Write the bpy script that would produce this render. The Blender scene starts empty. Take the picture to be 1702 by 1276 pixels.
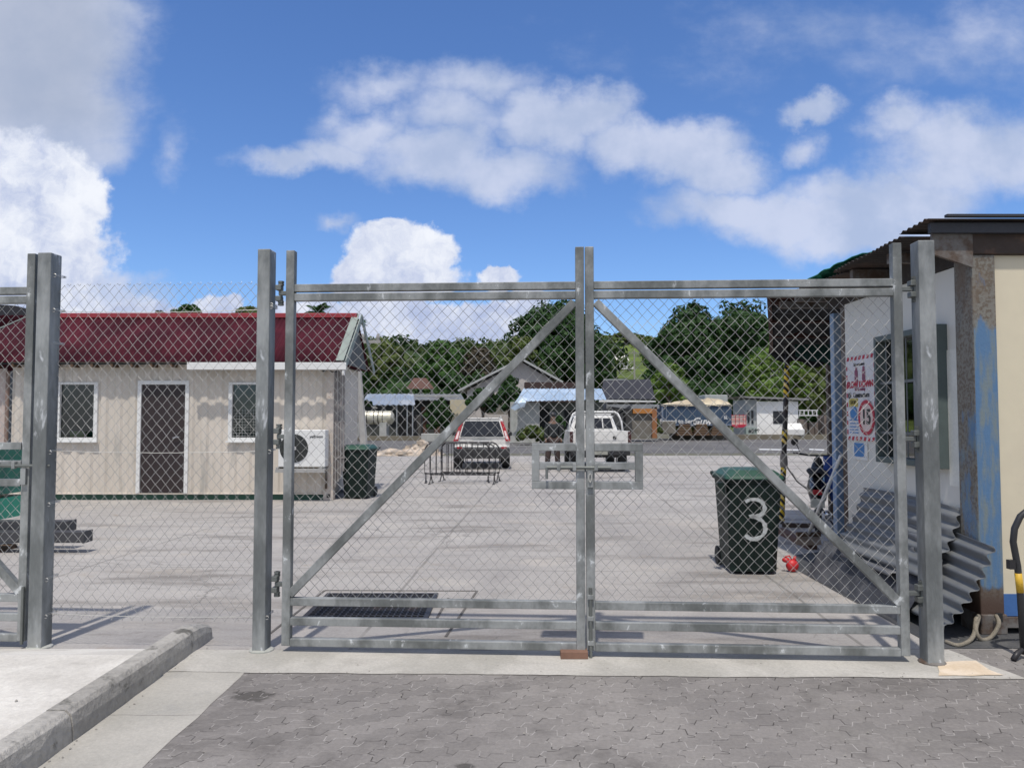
import bpy, bmesh, math, random
import numpy as np
from mathutils import Vector, Matrix
random.seed(7); rng = np.random.default_rng(7)
R = math.radians
sc = bpy.context.scene
COL = sc.collection
# ------------------------------------------------------------------ camera
FPX, CX, CY, HC = 1280.0, 851.0, 638.0, 1.58
TH = math.atan(57/1280.0)
cam_d = bpy.data.cameras.new('camera'); cam = bpy.data.objects.new('camera', cam_d); COL.objects.link(cam)
cam.location = (0, 0, HC); cam.rotation_euler = (math.pi/2+TH, 0, 0)
cam_d.sensor_width = 36; cam_d.lens = 36*FPX/1702; cam_d.clip_end = 3000; cam_d.clip_start = .05
sc.camera = cam
def P(px, py, Y):
    cx = (px-CX)/FPX; cz = (CY-py)/FPX
    d = Vector((cx, math.cos(TH)-cz*math.sin(TH), math.sin(TH)+cz*math.cos(TH)))
    return Vector((0, 0, HC)) + d*(Y/d.y)
def G(px, py, z=0.0):
    cx = (px-CX)/FPX; cz = (CY-py)/FPX
    d = Vector((cx, math.cos(TH)-cz*math.sin(TH), math.sin(TH)+cz*math.cos(TH)))
    return Vector((0, 0, HC)) + d*((z-HC)/d.z)
def Xw(px, Y, py=695): return P(px, py, Y).x
def Zw(py, Y): return P(CX, py, Y).z
# ------------------------------------------------------------------ node helper
class NT:
    def __init__(s, nt): s.nt = nt; s.n = nt.nodes; s.l = nt.links
    def set(s, sock, v):
        if v is None: return
        if isinstance(v, bpy.types.NodeSocket): s.l.new(v, sock)
        else:
            if hasattr(sock.default_value, '__len__') and isinstance(v, (tuple, list)) and len(sock.default_value) == 4 and len(v) == 3: v = (*v, 1)
            sock.default_value = v
    def m(s, op, a, b=None, c=None, clamp=False):
        n = s.n.new('ShaderNodeMath'); n.operation = op; n.use_clamp = clamp
        s.set(n.inputs[0], a); s.set(n.inputs[1], b); s.set(n.inputs[2], c); return n.outputs[0]
    def vm(s, op, a, b=None):
        n = s.n.new('ShaderNodeVectorMath'); n.operation = op; s.set(n.inputs[0], a); s.set(n.inputs[1], b); return n.outputs[0]
    def noise(s, vec, scale, detail=4, rough=.55, dist=0, dim='3D', out=0):
        n = s.n.new('ShaderNodeTexNoise'); n.noise_dimensions = dim; s.set(n.inputs['Vector'], vec)
        n.inputs['Scale'].default_value = scale; n.inputs['Detail'].default_value = detail
        n.inputs['Roughness'].default_value = rough; n.inputs['Distortion'].default_value = dist; return n.outputs[out]
    def mix(s, f, a, b, mode='MIX'):
        n = s.n.new('ShaderNodeMix'); n.data_type = 'RGBA'; n.blend_type = mode
        s.set(n.inputs[0], f); s.set(n.inputs[6], a); s.set(n.inputs[7], b); return n.outputs[2]
    def ramp(s, f, lo, hi, a=0.0, b=1.0, smooth=True):
        n = s.n.new('ShaderNodeMapRange'); n.interpolation_type = 'SMOOTHSTEP' if smooth else 'LINEAR'
        s.set(n.inputs[0], f); s.set(n.inputs[1], lo); s.set(n.inputs[2], hi); s.set(n.inputs[3], a); s.set(n.inputs[4], b); return n.outputs[0]
    def mapping(s, vec, scale=(1, 1, 1), rot=(0, 0, 0), loc=(0, 0, 0)):
        n = s.n.new('ShaderNodeMapping'); s.set(n.inputs[0], vec); n.inputs['Scale'].default_value = scale
        n.inputs['Rotation'].default_value = rot; n.inputs['Location'].default_value = loc; return n.outputs[0]
    def sep(s, v):
        n = s.n.new('ShaderNodeSeparateXYZ'); s.set(n.inputs[0], v); return n.outputs
    def comb(s, x, y, z):
        n = s.n.new('ShaderNodeCombineXYZ'); s.set(n.inputs[0], x); s.set(n.inputs[1], y); s.set(n.inputs[2], z); return n.outputs[0]
# ------------------------------------------------------------------ world
SUN_EL, SHX = R(67), 0.16     # sun behind the camera, a touch from the left
w = bpy.data.worlds.new("World"); sc.world = w; w.use_nodes = True
W = NT(w.node_tree); W.n.clear()
sky = W.n.new('ShaderNodeTexSky'); sky.sky_type = 'NISHITA'; sky.sun_disc = False
sun_az = math.atan2(-SHX, -1.0)   # direction to the sun measured from +Y toward +X
sky.sun_elevation = SUN_EL; sky.sun_rotation = sun_az
sky.air_density = 1.0; sky.dust_density = 0.3; sky.ozone_density = 3.0
tc = W.n.new('ShaderNodeTexCoord').outputs['Generated']
sx, sy, sz = W.sep(tc)
yy = W.m('MAXIMUM', sy, .05)
u = W.m('DIVIDE', sx, yy); v = W.m('DIVIDE', sz, yy)
uvw = W.comb(u, v, 0)
nd = W.vm('SUBTRACT', W.noise(uvw, 5.5, 6, .6, out=1), (.5, .5, .5))
nd2 = W.vm('SUBTRACT', W.noise(uvw, 20, 5, .6, out=1), (.5, .5, .5))
def blobs(lst, d1, d2):
    dv = W.vm('ADD', uvw, W.vm('ADD', W.vm('MULTIPLY', nd, (d1, d1, 0)), W.vm('MULTIPLY', nd2, (d2, d2, 0))))
    acc = None
    for (px, py, rx, ry, s) in lst:
        q = P(px, py, 1.0); u0, v0 = q.x, q.z-HC
        t = W.vm('MULTIPLY', W.vm('SUBTRACT', dv, (u0, v0, 0)), (FPX/rx, FPX/ry, 0))
        ln = W.n.new('ShaderNodeVectorMath'); ln.operation = 'LENGTH'; W.set(ln.inputs[0], t)
        f = W.m('MULTIPLY', W.m('SUBTRACT', 1.0, ln.outputs['Value']), s)
        acc = f if acc is None else W.m('MAXIMUM', acc, f)
    return acc
soft = [(60, 60, 210, 185, 1.3), (40, 190, 225, 120, 1.3), (150, 240, 105, 65, .9), (-60, 120, 260, 200, 1.6),
        (480, 265, 95, 30, .8), (560, 250, 90, 40, .8), (610, 215, 100, 60, .8), (720, 255, 150, 65, .95), (830, 285, 150, 55, .9), (640, 140, 110, 40, .5), (800, 150, 140, 50, .65), (740, 200, 130, 60, .6),
        (900, 205, 110, 75, 1.0), (970, 185, 110, 62, 1.1), (1050, 235, 110, 60, 1.0), (1140, 250, 130, 70, 1.25), (1200, 285, 120, 60, 1.1),
        (1230, 345, 170, 52, 1.0), (1330, 365, 200, 55, 1.05), (1430, 395, 190, 50, 1.05), (1500, 340, 160, 75, 1.0), (1400, 330, 150, 50, .7),
        (1600, 250, 160, 80, 1.0), (1500, 210, 75, 50, .75), (1680, 270, 160, 90, 1.0), (1560, 300, 150, 60, .8), (1345, 175, 55, 30, .9), (1335, 245, 36, 30, .55),
        (1640, 50, 120, 75, .3), (300, 250, 30, 60, .35), (170, 500, 120, 48, 1.1), (545, 385, 30, 18, .4), (1550, 60, 300, 60, .15), (200, 30, 60, 60, .5)]
crisp = [(40, 330, 150, 130, 1.6), (20, 430, 190, 110, 1.6), (120, 340, 75, 70, 1.2), (-80, 300, 160, 110, 1.5),
         (655, 425, 90, 60, 1.5), (605, 452, 60, 45, 1.4), (715, 425, 52, 52, 1.3), (690, 465, 95, 40, 1.2), (650, 395, 45, 30, 1.2),
         (825, 468, 44, 18, 1.3), (355, 510, 50, 28, 1.3), (385, 505, 22, 18, 1.2), (320, 530, 90, 30, 1.3), (850, 520, 80, 40, 1.6), (640, 540, 120, 60, 1.6), (740, 545, 150, 45, 1.6),
         (520, 525, 90, 42, 1.3), (1040, 572, 40, 20, .8), (100, 530, 260, 50, 1.2)]
ms = blobs(soft, .10, .05); mc = blobs(crisp, .05, .045)
fb = W.noise(W.mapping(uvw, (1, 1.5, 1)), 8, 8, .62)
a_s = W.ramp(W.m('ADD', ms, W.m('MULTIPLY', W.m('SUBTRACT', fb, .5), .95)), -.16, .62, 0, .86)
fc = W.noise(uvw, 26, 6, .6)
a_c = W.ramp(W.m('ADD', mc, W.m('MULTIPLY', W.m('SUBTRACT', fc, .5), .9)), -.02, .34, 0, 1)
# unseen sky behind the camera and overhead: clouds added for whiter fill light
back = W.ramp(W.noise(tc, 2.6, 7, .6), .36, .56, 0, .9)
front = W.ramp(sy, .05, .2)
hs = W.n.new('ShaderNodeHueSaturation'); W.set(hs.inputs['Color'], sky.outputs[0]); hs.inputs['Saturation'].default_value = 1.06; hs.inputs['Value'].default_value = 1.0
skyc = W.vm('MULTIPLY', hs.outputs[0], (.76, .91, 1.18))
g = 1/.13   # scene sky strength is 0.13
soft_col = W.mix(W.ramp(W.noise(uvw, 6, 5, .6), .35, .65), (.47*g, .55*g, .74*g), (.66*g, .71*g, .87*g))
# grey overhead bank upper left
gd = W.ramp(W.m('ADD', u, W.m('MULTIPLY', W.m('SUBTRACT', fb, .5), .12)), -.60, -.42, 1, 0)
gv = W.ramp(v, .30, .42, 0, 1)
soft_col = W.mix(W.m('MULTIPLY', gd, W.m('MULTIPLY', gv, .6)), soft_col, (.42*g, .46*g, .54*g))
cr_sh = W.m('ADD', W.m('MULTIPLY', W.m('SUBTRACT', W.noise(W.vm('ADD', uvw, W.vm('MULTIPLY', nd2, (.05, .05, 0))), 15, 8, .66), .5), 2.2), W.m('MULTIPLY', W.ramp(v, .08, .24), .35))
cr_col = W.mix(W.ramp(cr_sh, -.35, .75), (.42*g, .50*g, .74*g), (.90*g, .93*g, 1.0*g))
c1 = W.mix(W.m('MULTIPLY', a_s, front), skyc, soft_col)
c2 = W.mix(W.m('MULTIPLY', a_c, front), c1, cr_col)
c3 = W.mix(W.m('MULTIPLY', back, W.m('MAXIMUM', W.m('SUBTRACT', 1.0, front), W.ramp(sz, .56, .70))), c2, (.68*g, .69*g, .73*g))
bg = W.n.new('ShaderNodeBackground'); W.set(bg.inputs[0], c3); bg.inputs[1].default_value = .13
wo = W.n.new('ShaderNodeOutputWorld'); W.l.new(bg.outputs[0], wo.inputs[0])
w.cycles.sampling_method = 'MANUAL'; w.cycles.sample_map_resolution = 512
sl = bpy.data.lights.new('sun', 'SUN'); sl.energy = 3.3; sl.angle = R(1.2); sl.color = (1, .945, .87)
so = bpy.data.objects.new('sun', sl); COL.objects.link(so)
ddir = Vector((SHX, 1.0, 0)).normalized()*math.cos(SUN_EL) + Vector((0, 0, -math.sin(SUN_EL)))
so.rotation_euler = ddir.to_track_quat('-Z', 'Y').to_euler()
sc.view_settings.view_transform = 'Standard'; sc.view_settings.look = 'None'; sc.view_settings.exposure = 0.0; sc.view_settings.gamma = 1
# ------------------------------------------------------------------ materials
MATS = {}
def M(name, col, rough=.6, metal=0., var=.12, scale=3., col2=None, lo=.45, hi=.65, bump=0., bscale=25., fine=.08, spec=.5, stretch=(1, 1, 1), col3=None, lo3=.6, hi3=.72, s3=8., rv=.1):
    if name in MATS: return MATS[name]
    m = bpy.data.materials.new(name); m.use_nodes = True; N = NT(m.node_tree)
    b = N.n['Principled BSDF']; o = N.n.new('ShaderNodeTexCoord').outputs['Object']
    o = N.mapping(o, stretch)
    n1 = N.noise(o, scale, 5, .6); n2 = N.noise(o, scale*14, 3, .6)
    c = col
    if col2 is not None: c = N.mix(N.ramp(n1, lo, hi), col, col2)
    if col3 is not None: c = N.mix(N.ramp(N.noise(o, s3, 6, .65, .3), lo3, hi3), c, col3)
    f = N.m('ADD', N.ramp(n1, .25, .75, 1-var, 1+var, False), N.ramp(n2, .25, .75, -fine, fine, False))
    c = N.vm('MULTIPLY', c if not isinstance(c, tuple) else N.mix(0.0, c, c), N.comb(f, f, f))
    N.set(b.inputs['Base Color'], c); N.set(b.inputs['Roughness'], N.ramp(n2, .3, .7, max(.02, rough-rv), min(1, rough+rv), False))
    b.inputs['Metallic'].default_value = metal; b.inputs['Specular IOR Level'].default_value = spec
    if bump:
        bn = N.n.new('ShaderNodeBump'); bn.inputs['Strength'].default_value = bump; bn.inputs['Distance'].default_value = .02
        N.set(bn.inputs['Height'], N.noise(o, bscale, 5, .65)); N.l.new(bn.outputs[0], b.inputs['Normal'])
    MATS[name] = m; return m
galv = M('galvanised steel', (.155, .164, .158), .55, .15, .26, 3.5, (.27, .28, .275), .40, .60, .15, 60, .12, stretch=(1, 1, .6), col3=(.55, .57, .57), lo3=.62, hi3=.70, s3=14)
galvp = M('galvanised post', (.155, .166, .164), .55, .15, .26, 3.0, (.28, .292, .29), .40, .60, .15, 50, .12, stretch=(1, 1, .35), col3=(.60, .62, .64), lo3=.60, hi3=.70, s3=9)
wire_m = M('galvanised wire', (.40, .395, .375), .5, .4, .2, 6)
tie_m = M('bright tie wire', (.55, .54, .5), .45, .5, .1, 6)
dsteel = M('dark steel', (.035, .033, .035), .5, .3, .25, 4, (.09, .06, .045), .55, .75)
brace_dark = M('hinge steel', (.17, .18, .17), .5, .5, .2, 9)
rust = M('rusty steel', (.10, .065, .045), .75, .1, .3, 5, (.16, .15, .14), .4, .6, .3, 30)
cream_wall = M('cream sheet wall', (.58, .525, .45), .55, 0, .06, 1.3, (.63, .57, .495), .38, .62, .03, 20, .04, stretch=(1, 1, .22), col3=(.40, .375, .33), lo3=.54, hi3=.76, s3=2.6)
white_p = M('white paint', (.72, .72, .70), .45, 0, .05, 3, col3=(.5, .49, .46), lo3=.64, hi3=.8, s3=5)
grey_white = M('greyish white panel', (.70, .68, .62), .5, 0, .05, .9, (.63, .62, .57), .4, .65, .02, 12, .02)
cream_p = M('cream painted panel', (.68, .61, .45), .5, 0, .06, .8, (.60, .53, .40), .4, .7, .03, 10, .02)
green_beam = M('dark green beam', (.02, .085, .055), .5, 0, .25, 3, (.015, .04, .03), .5, .7)
bark = M('bark', (.13, .10, .075), .9, 0, .25, 6, bump=.5)
black = M('black plastic', (.02, .02, .022), .5, 0, .2, 5)
rubber = M('rubber', (.022, .022, .022), .8, 0, .2, 5)
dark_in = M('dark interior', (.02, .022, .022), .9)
door_m = M('dark brown door', (.028, .018, .018), .55, 0, .15, 8)
bin_g = M('dark green plastic', (.005, .014, .011), .55, 0, .2, 4, (.012, .028, .022), .5, .75, .04, 30, spec=.3)
lid_g = M('green lid plastic', (.022, .075, .050), .5, 0, .15, 5)
chalk = M('white paint marks', (.50, .52, .52), .9, 0, .3, 30, col3=(.06, .09, .08), lo3=.60, hi3=.66, s3=60)
car_white = M('white car paint', (.66, .65, .62), .3, 0, .04, 1.5)
car_glass = M('dark car glass', (.012, .015, .022), .12, 0, .1, 3)
red_l = M('red lens', (.35, .012, .02), .2, 0, .1, 6)
clear_l = M('pale lens', (.7, .55, .55), .25, 0, .1, 6)
chrome = M('chrome', (.6, .6, .6), .25, .9, .05, 5)
blue_sheet = M('light blue sheet', (.36, .47, .60), .5, .1, .12, .5, (.45, .55, .66), .4, .6, .1, 4)
blue_cont = M('blue container paint', (.035, .065, .12), .6, 0, .2, .3, (.05, .085, .13), .4, .6)
conc_old = M('old stained concrete', (.42, .42, .39), .9, 0, .15, .7, (.30, .31, .28), .45, .62, .3, 3, .12, stretch=(1, 1, .4), col3=(.16, .17, .13), lo3=.56, hi3=.72, s3=.8)
dark_roof = M('black roof sheet', (.022, .022, .028), .7, 0, .15, .4)
tan = M('tan tarpaulin', (.46, .38, .26), .8, 0, .15, .5, (.6, .52, .36), .4, .6)
timber = M('weathered timber', (.12, .075, .045), .85, 0, .25, 1.2, bump=.4, stretch=(.4, 1, 4))
orange = M('orange paint', (.42, .17, .035), .6, 0, .1, 1)
brick = M('brick', (.25, .12, .08), .9, 0, .2, 2)
pinkwall = M('pale house wall', (.50, .46, .43), .8, 0, .08, .6)
stripe_y = M('yellow paint', (.62, .38, .03), .55, 0, .12, 20, col3=(.08, .06, .04), lo3=.6, hi3=.7, s3=40)
red_pl = M('red plastic', (.58, .03, .035), .45, 0, .1, 10)
rope_m = M('old rope', (.26, .23, .18), .95, 0, .25, 40, bump=.6, bscale=160)
blue_cloth = M('blue cloth', (.02, .055, .23), .85, 0, .25, 8)
corr_m = M('weathered zinc sheet', (.18, .188, .192), .58, .2, .22, 1.6, (.12, .128, .135), .42, .62, .1, 20, .06, stretch=(1, .4, 1), col3=(.36, .35, .26), lo3=.64, hi3=.78, s3=3)
under_m = M('rusty underside of roof sheet', (.035, .028, .025), .8, .1, .3, 2, (.055, .035, .026), .45, .62)
green_tarp = M('green netting', (.02, .26, .16), .7, 0, .2, 9, (.05, .38, .25), .4, .6)
black_tarp = M('black shade cloth', (.014, .015, .018), .9, 0, .3, 3, (.03, .028, .028), .5, .7, .4, 6)
dgreen_tarp = M('dark green tarpaulin', (.008, .045, .035), .8, 0, .2, 3)
skip_g = M('green skip paint', (.02, .17, .11), .5, .1, .2, 1.5, (.07, .26, .19), .5, .68, col3=(.02, .08, .06), lo3=.55, hi3=.7, s3=3)
lime = M('lime plastic', (.30, .55, .05), .5)
silver = M('silver tank metal', (.58, .55, .44), .4, .4, .1, .6, bump=.1, bscale=2)
skin_m = M('skin', (.16, .09, .06), .6)
dark_cloth = M('dark clothing', (.018, .022, .024), .9, 0, .2, 6)
brown_cloth = M('brown trousers', (.055, .038, .035), .9, 0, .2, 6)
pk_m = M('pale kerb stone', (.43, .41, .375), .9, 0, .2, 2.0, (.29, .275, .25), .42, .62, .8, 30, .18, col3=(.13, .125, .11), lo3=.58, hi3=.70, s3=6)
peach = M('peach patch concrete', (.62, .50, .36), .9, 0, .1, 5, (.66, .56, .44), .4, .6, .2, 60)
wood_block = M('brown wood block', (.20, .11, .075), .8, 0, .2, 10)
def corner_mat():
    m = bpy.data.materials.new('flaking blue paint over rust'); m.use_nodes = True; N = NT(m.node_tree); b = N.n['Principled BSDF']
    o = N.n.new('ShaderNodeNewGeometry').outputs['Position']; x, y, z = N.sep(o)
    nn = N.noise(N.mapping(o, (1, 1, .45)), 4.5, 8, .65); n2 = N.noise(o, 45, 4, .6); n3 = N.noise(N.mapping(o, (3, 3, .5)), 7, 6, .6)
    h = N.m('ADD', N.ramp(z, 2.45, 1.9, 0, .40, False), N.ramp(z, .45, .15, 0, -.8, False))
    blue = N.mix(N.ramp(n3, .4, .65), (.085, .175, .31), (.17, .21, .22))
    ru = N.mix(N.ramp(n2, .42, .62), (.19, .18, .155), (.12, .095, .07)); ru = N.mix(N.ramp(nn, .5, .66, 0, .7), ru, (.15, .10, .06))
    ru = N.mix(N.ramp(z, .45, .2), ru, (.075, .045, .032))
    nx = N.sep(N.n.new('ShaderNodeNewGeometry').outputs['Normal'])[0]; f = N.ramp(N.m('ADD', N.m('ADD', nn, h), N.ramp(nx, -.8, -.3, -.30, 0)), .58, .70)
    c = N.mix(f, ru, blue); N.set(b.inputs['Base Color'], c); b.inputs['Roughness'].default_value = .6
    bn = N.n.new('ShaderNodeBump'); bn.inputs['Strength'].default_value = .25; bn.inputs['Distance'].default_value = .01
    N.set(bn.inputs['Height'], N.m('ADD', n2, f)); N.l.new(bn.outputs[0], b.inputs['Normal']); return m
corner_m = corner_mat()
def glass_mat(name, tint, refl=.15):
    m = bpy.data.materials.new(name); m.use_nodes = True; N = NT(m.node_tree); N.n.clear()
    t = N.n.new('ShaderNodeBsdfTransparent'); t.inputs[0].default_value = (*tint, 1)
    gl = N.n.new('ShaderNodeBsdfGlossy'); gl.inputs['Roughness'].default_value = .03
    fr = N.n.new('ShaderNodeFresnel'); fr.inputs[0].default_value = 1.45
    mx = N.n.new('ShaderNodeMixShader'); N.set(mx.inputs[0], N.m('ADD', fr.outputs[0], refl, clamp=True))
    N.l.new(t.outputs[0], mx.inputs[1]); N.l.new(gl.outputs[0], mx.inputs[2])
    o = N.n.new('ShaderNodeOutputMaterial'); N.l.new(mx.outputs[0], o.inputs[0]); return m
glass = glass_mat('window glass', (.55, .6, .6), .03)
glass_r = glass_mat('reflecting glass', (.25, .27, .27), .3)
def stripe_mat(name, a, b_, freq, slope, rgh=.6):
    m = bpy.data.materials.new(name); m.use_nodes = True; N = NT(m.node_tree); b = N.n['Principled BSDF']
    o = N.n.new('ShaderNodeTexCoord').outputs['Object']; x, y, z = N.sep(o)
    t = N.m('FRACT', N.m('MULTIPLY', N.m('ADD', z, N.m('MULTIPLY', x, slope)), freq))
    t = N.m('ADD', t, N.m('MULTIPLY', N.m('SUBTRACT', N.noise(o, 30, 3), .5), .2))
    N.set(b.inputs['Base Color'], N.mix(N.m('GREATER_THAN', t, .5), a, b_)); b.inputs['Roughness'].default_value = rgh; return m
haz_m = stripe_mat('yellow and black hazard tape', (.85, .58, .05), (.02, .02, .02), 9, 1.2)
# ground materials -------------------------------------------------
def ground_mat(name, kind):
    m = bpy.data.materials.new(name); m.use_nodes = True; N = NT(m.node_tree); b = N.n['Principled BSDF']
    pos = N.n.new('ShaderNodeNewGeometry').outputs['Position']; x, y, z = N.sep(pos)
    big = N.noise(pos, .35, 6, .6); mid = N.noise(pos, 1.6, 6, .62, .4); fin = N.noise(pos, 45, 4, .7); fin2 = N.noise(pos, 160, 2, .6)
    H = N.m('ADD', N.m('MULTIPLY', fin, .6), N.m('MULTIPLY', mid, .6)); strength = .25; rough = .88
    if kind == 'yard':
        c = N.mix(N.ramp(big, .35, .65), (.335, .315, .298), (.40, .378, .352))
        st = N.noise(N.mapping(pos, (.35, 1.6, 1), (0, 0, R(10))), 1.1, 6, .65)
        c = N.mix(N.ramp(st, .50, .68, 0, .9), c, (.20, .182, .165)); c = N.mix(N.ramp(N.noise(N.mapping(pos, (.5, 2.6, 1)), 2.0, 5, .65), .55, .7, 0, .5), c, (.20, .19, .18))
        c = N.mix(N.ramp(mid, .60, .78, 0, .75), c, (.27, .22, .165))
        c = N.mix(N.ramp(N.noise(pos, .9, 5, .6), .58, .72, 0, .6), c, (.47, .435, .385))
        # tyre darkening bands along the drive
        xr = N.m('ADD', x, N.m('MULTIPLY', N.noise(pos, .25, 2), 1.0))
        for cx_, wd in ((-.1, .35), (1.5, .35), (-2.6, .3), (.8, .25)):
            d = N.m('ABSOLUTE', N.m('SUBTRACT', xr, cx_+.5))
            c = N.mix(N.m('MULTIPLY', N.ramp(d, 0, wd, .28, 0), N.ramp(mid, .35, .6)), c, (.20, .19, .19))
        xx = N.m('ADD', N.m('SUBTRACT', x, N.m('MULTIPLY', y, .05)), N.m('MULTIPLY', N.m('SUBTRACT', N.noise(pos, 1.2, 3), .5), .06))
        fx = N.m('ABSOLUTE', N.m('SUBTRACT', N.m('FRACT', N.m('DIVIDE', N.m('ADD', xx, 1.38+355), 3.55)), .5))
        j1 = N.ramp(fx, .4945, .4975, 0, 1)
        yv = N.m('ADD', N.m('ADD', y, N.m('MULTIPLY', x, .05)), N.m('MULTIPLY', N.m('SUBTRACT', N.noise(pos, 1.0, 3), .5), .08))
        fy = N.m('ABSOLUTE', N.m('SUBTRACT', N.m('FRACT', N.m('DIVIDE', N.m('ADD', yv, 501.5), 5.2)), .5))
        j2 = N.ramp(fy, .4965, .4985, 0, 1)
        j = N.m('MULTIPLY', N.m('MAXIMUM', j1, j2), N.ramp(N.noise(pos, .8, 3), .3, .5, .35, 1))
        c = N.mix(N.m('MULTIPLY', j, .5), c, (.10, .095, .085)); c = N.mix(N.ramp(N.noise(pos, 4.5, 7, .7, .6), .54, .70, 0, .45), c, (.22, .20, .18)); c = N.mix(N.ramp(N.noise(N.mapping(pos, (1, 1.6, 1), (0, 0, 0), (9, 4, 0)), .55, 6, .65), .52, .66, 0, .5), c, (.44, .40, .355))
        cr = N.n.new('ShaderNodeTexVoronoi'); cr.feature = 'DISTANCE_TO_EDGE'; N.set(cr.inputs['Vector'], N.vm('ADD', pos, N.vm('MULTIPLY', N.noise(pos, 1.5, 4, out=1), (1.2, 1.2, 0)))); cr.inputs['Scale'].default_value = .28
        c = N.mix(N.m('MULTIPLY', N.ramp(cr.outputs[0], 0, .006, .6, 0), N.ramp(big, .45, .6)), c, (.12, .11, .10))
        f = N.ramp(fin, .25, .75, .84, 1.16, False)
        H = N.m('SUBTRACT', H, N.m('MULTIPLY', j, 1.0)); strength = .2
    elif kind in ('light', 'apron'):
        c = N.mix(N.ramp(mid, .38, .62), (.53, .505, .46), (.64, .615, .565)) if kind == 'light' else N.mix(N.ramp(mid, .38, .62), (.37, .355, .32), (.47, .45, .41))
        c = N.mix(N.ramp(N.noise(N.mapping(pos, (1, 2.2, 1)), 2.2, 6, .65), .54, .75, 0, .75), c, (.35, .33, .30))
        f = N.ramp(fin, .25, .75, .86, 1.14, False)
    elif kind == 'gutter':
        c = N.mix(N.ramp(mid, .38, .62), (.36, .345, .31), (.42, .40, .36))
        c = N.mix(N.ramp(N.noise(pos, 3, 6, .65), .55, .75, 0, .6), c, (.30, .295, .28))
        yv = N.m('ABSOLUTE', N.m('SUBTRACT', N.m('FRACT', N.m('DIVIDE', N.m('ADD', y, N.m('MULTIPLY', N.noise(pos, 3, 2), .04)), 1.05)), .5))
        c = N.mix(N.ramp(yv, .494, .498, 0, .6), c, (.15, .14, .13))
        f = N.ramp(fin, .25, .75, .88, 1.12, False)
    elif kind == 'asphalt':
        c = N.mix(N.ramp(big, .4, .6), (.115, .11, .108), (.15, .145, .14)); f = N.ramp(fin, .25, .75, .8, 1.2, False)
    elif kind == 'dirt':
        c = N.mix(N.ramp(mid, .4, .6), (.15, .14, .115), (.12, .12, .08)); f = N.ramp(fin, .25, .75, .75, 1.25, False)
    elif kind == 'shaded_ground':  # dark tones include the shade under the container roof
        c = N.mix(N.ramp(mid, .4, .62), (.055, .057, .062), (.10, .10, .10)); f = N.ramp(fin, .25, .75, .75, 1.25, False)
    elif kind == 'grass':
        c = N.mix(N.ramp(N.noise(pos, .12, 6, .7), .4, .6), (.13, .18, .035), (.08, .11, .03)); f = N.ramp(N.noise(pos, 2, 4), .25, .75, .7, 1.3, False)
    elif kind == 'pavers':
        # interlocking zigzag blocks: two warped joint families
        p = .112
        def tri(q, per): return N.m('ABSOLUTE', N.m('SUBTRACT', N.m('FRACT', N.m('DIVIDE', q, per)), .5))
        rot = N.mapping(pos, (1, 1, 1), (0, 0, R(-32))); rx_, ry_, rz_ = N.sep(rot)
        wx = N.m('ADD', rx_, N.m('MULTIPLY', tri(N.m('ADD', ry_, 50), p), .075))
        wy = N.m('ADD', ry_, N.m('MULTIPLY', tri(N.m('ADD', rx_, 50.03), p), .075))
        row = N.m('FLOOR', N.m('DIVIDE', N.m('ADD', wy, 50), p))
        offx = N.m('MULTIPLY', N.m('MODULO', row, 2.0), p)
        ax = N.m('ABSOLUTE', N.m('SUBTRACT', N.m('FRACT', N.m('DIVIDE', N.m('ADD', N.m('ADD', wx, offx), 50), 2*p)), .5))
        ay = N.m('ABSOLUTE', N.m('SUBTRACT', N.m('FRACT', N.m('DIVIDE', N.m('ADD', wy, 50), p)), .5))
        j = N.m('MAXIMUM', N.ramp(ax, .478, .492), N.ramp(ay, .455, .483))
        wear = N.ramp(N.noise(pos, 2.2, 5, .7), .36, .52, .28, 1)
        wear2 = N.ramp(N.noise(pos, 11, 3, .6), .34, .52, .22, 1)
        j = N.m('MULTIPLY', j, N.m('MULTIPLY', wear, wear2))
        c = N.mix(N.ramp(big, .38, .62), (.185, .172, .163), (.25, .233, .218))
        c = N.mix(N.ramp(mid, .50, .66, 0, .7), c, (.125, .115, .108)); c = N.mix(N.ramp(N.noise(N.mapping(pos, (1, 2, 1)), 5, 6, .65), .52, .68, 0, .5), c, (.24, .222, .205))
        c = N.mix(N.ramp(N.noise(pos, .8, 6, .6), .54, .7, 0, .4), c, (.27, .255, .235))
        c = N.mix(N.ramp(x, 2.6, 4.0, 0, .5), c, (.36, .34, .31))
        # two oil marks
        for (qx, qy, ra, rb) in ((G(420, 1156).x, G(420, 1156).y, .16, .09), (G(775, 1272).x, G(775, 1272).y, .055, .05)):
            dx = N.m('DIVIDE', N.m('SUBTRACT', x, qx), ra); dy = N.m('DIVIDE', N.m('SUBTRACT', y, qy), rb)
            rr = N.m('ADD', N.m('SQRT', N.m('ADD', N.m('MULTIPLY', dx, dx), N.m('MULTIPLY', dy, dy))), N.m('MULTIPLY', N.m('SUBTRACT', N.noise(pos, 9, 5), .5), 2.2))
            c = N.mix(N.ramp(rr, .6, 1.0, .75, 0), c, (.06, .055, .05))
        jd = N.mix(N.ramp(N.noise(pos, 12, 3), .45, .52), (.045, .04, .037), (.36, .34, .32))
        blk_ = N.ramp(N.noise(N.comb(N.m('FLOOR', N.m('DIVIDE', N.m('ADD', N.m('ADD', wx, offx), 50), 2*p)), row, 0), .77, 0), .3, .7, .91, 1.08, False); c = N.vm('MULTIPLY', c, N.comb(blk_, blk_, blk_)); c = N.mix(N.m('MULTIPLY', j, .85), c, jd)
        f = N.ramp(fin, .25, .75, .84, 1.16, False); H = N.m('SUBTRACT', H, N.m('MULTIPLY', j, 1.3)); strength = .3
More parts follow.
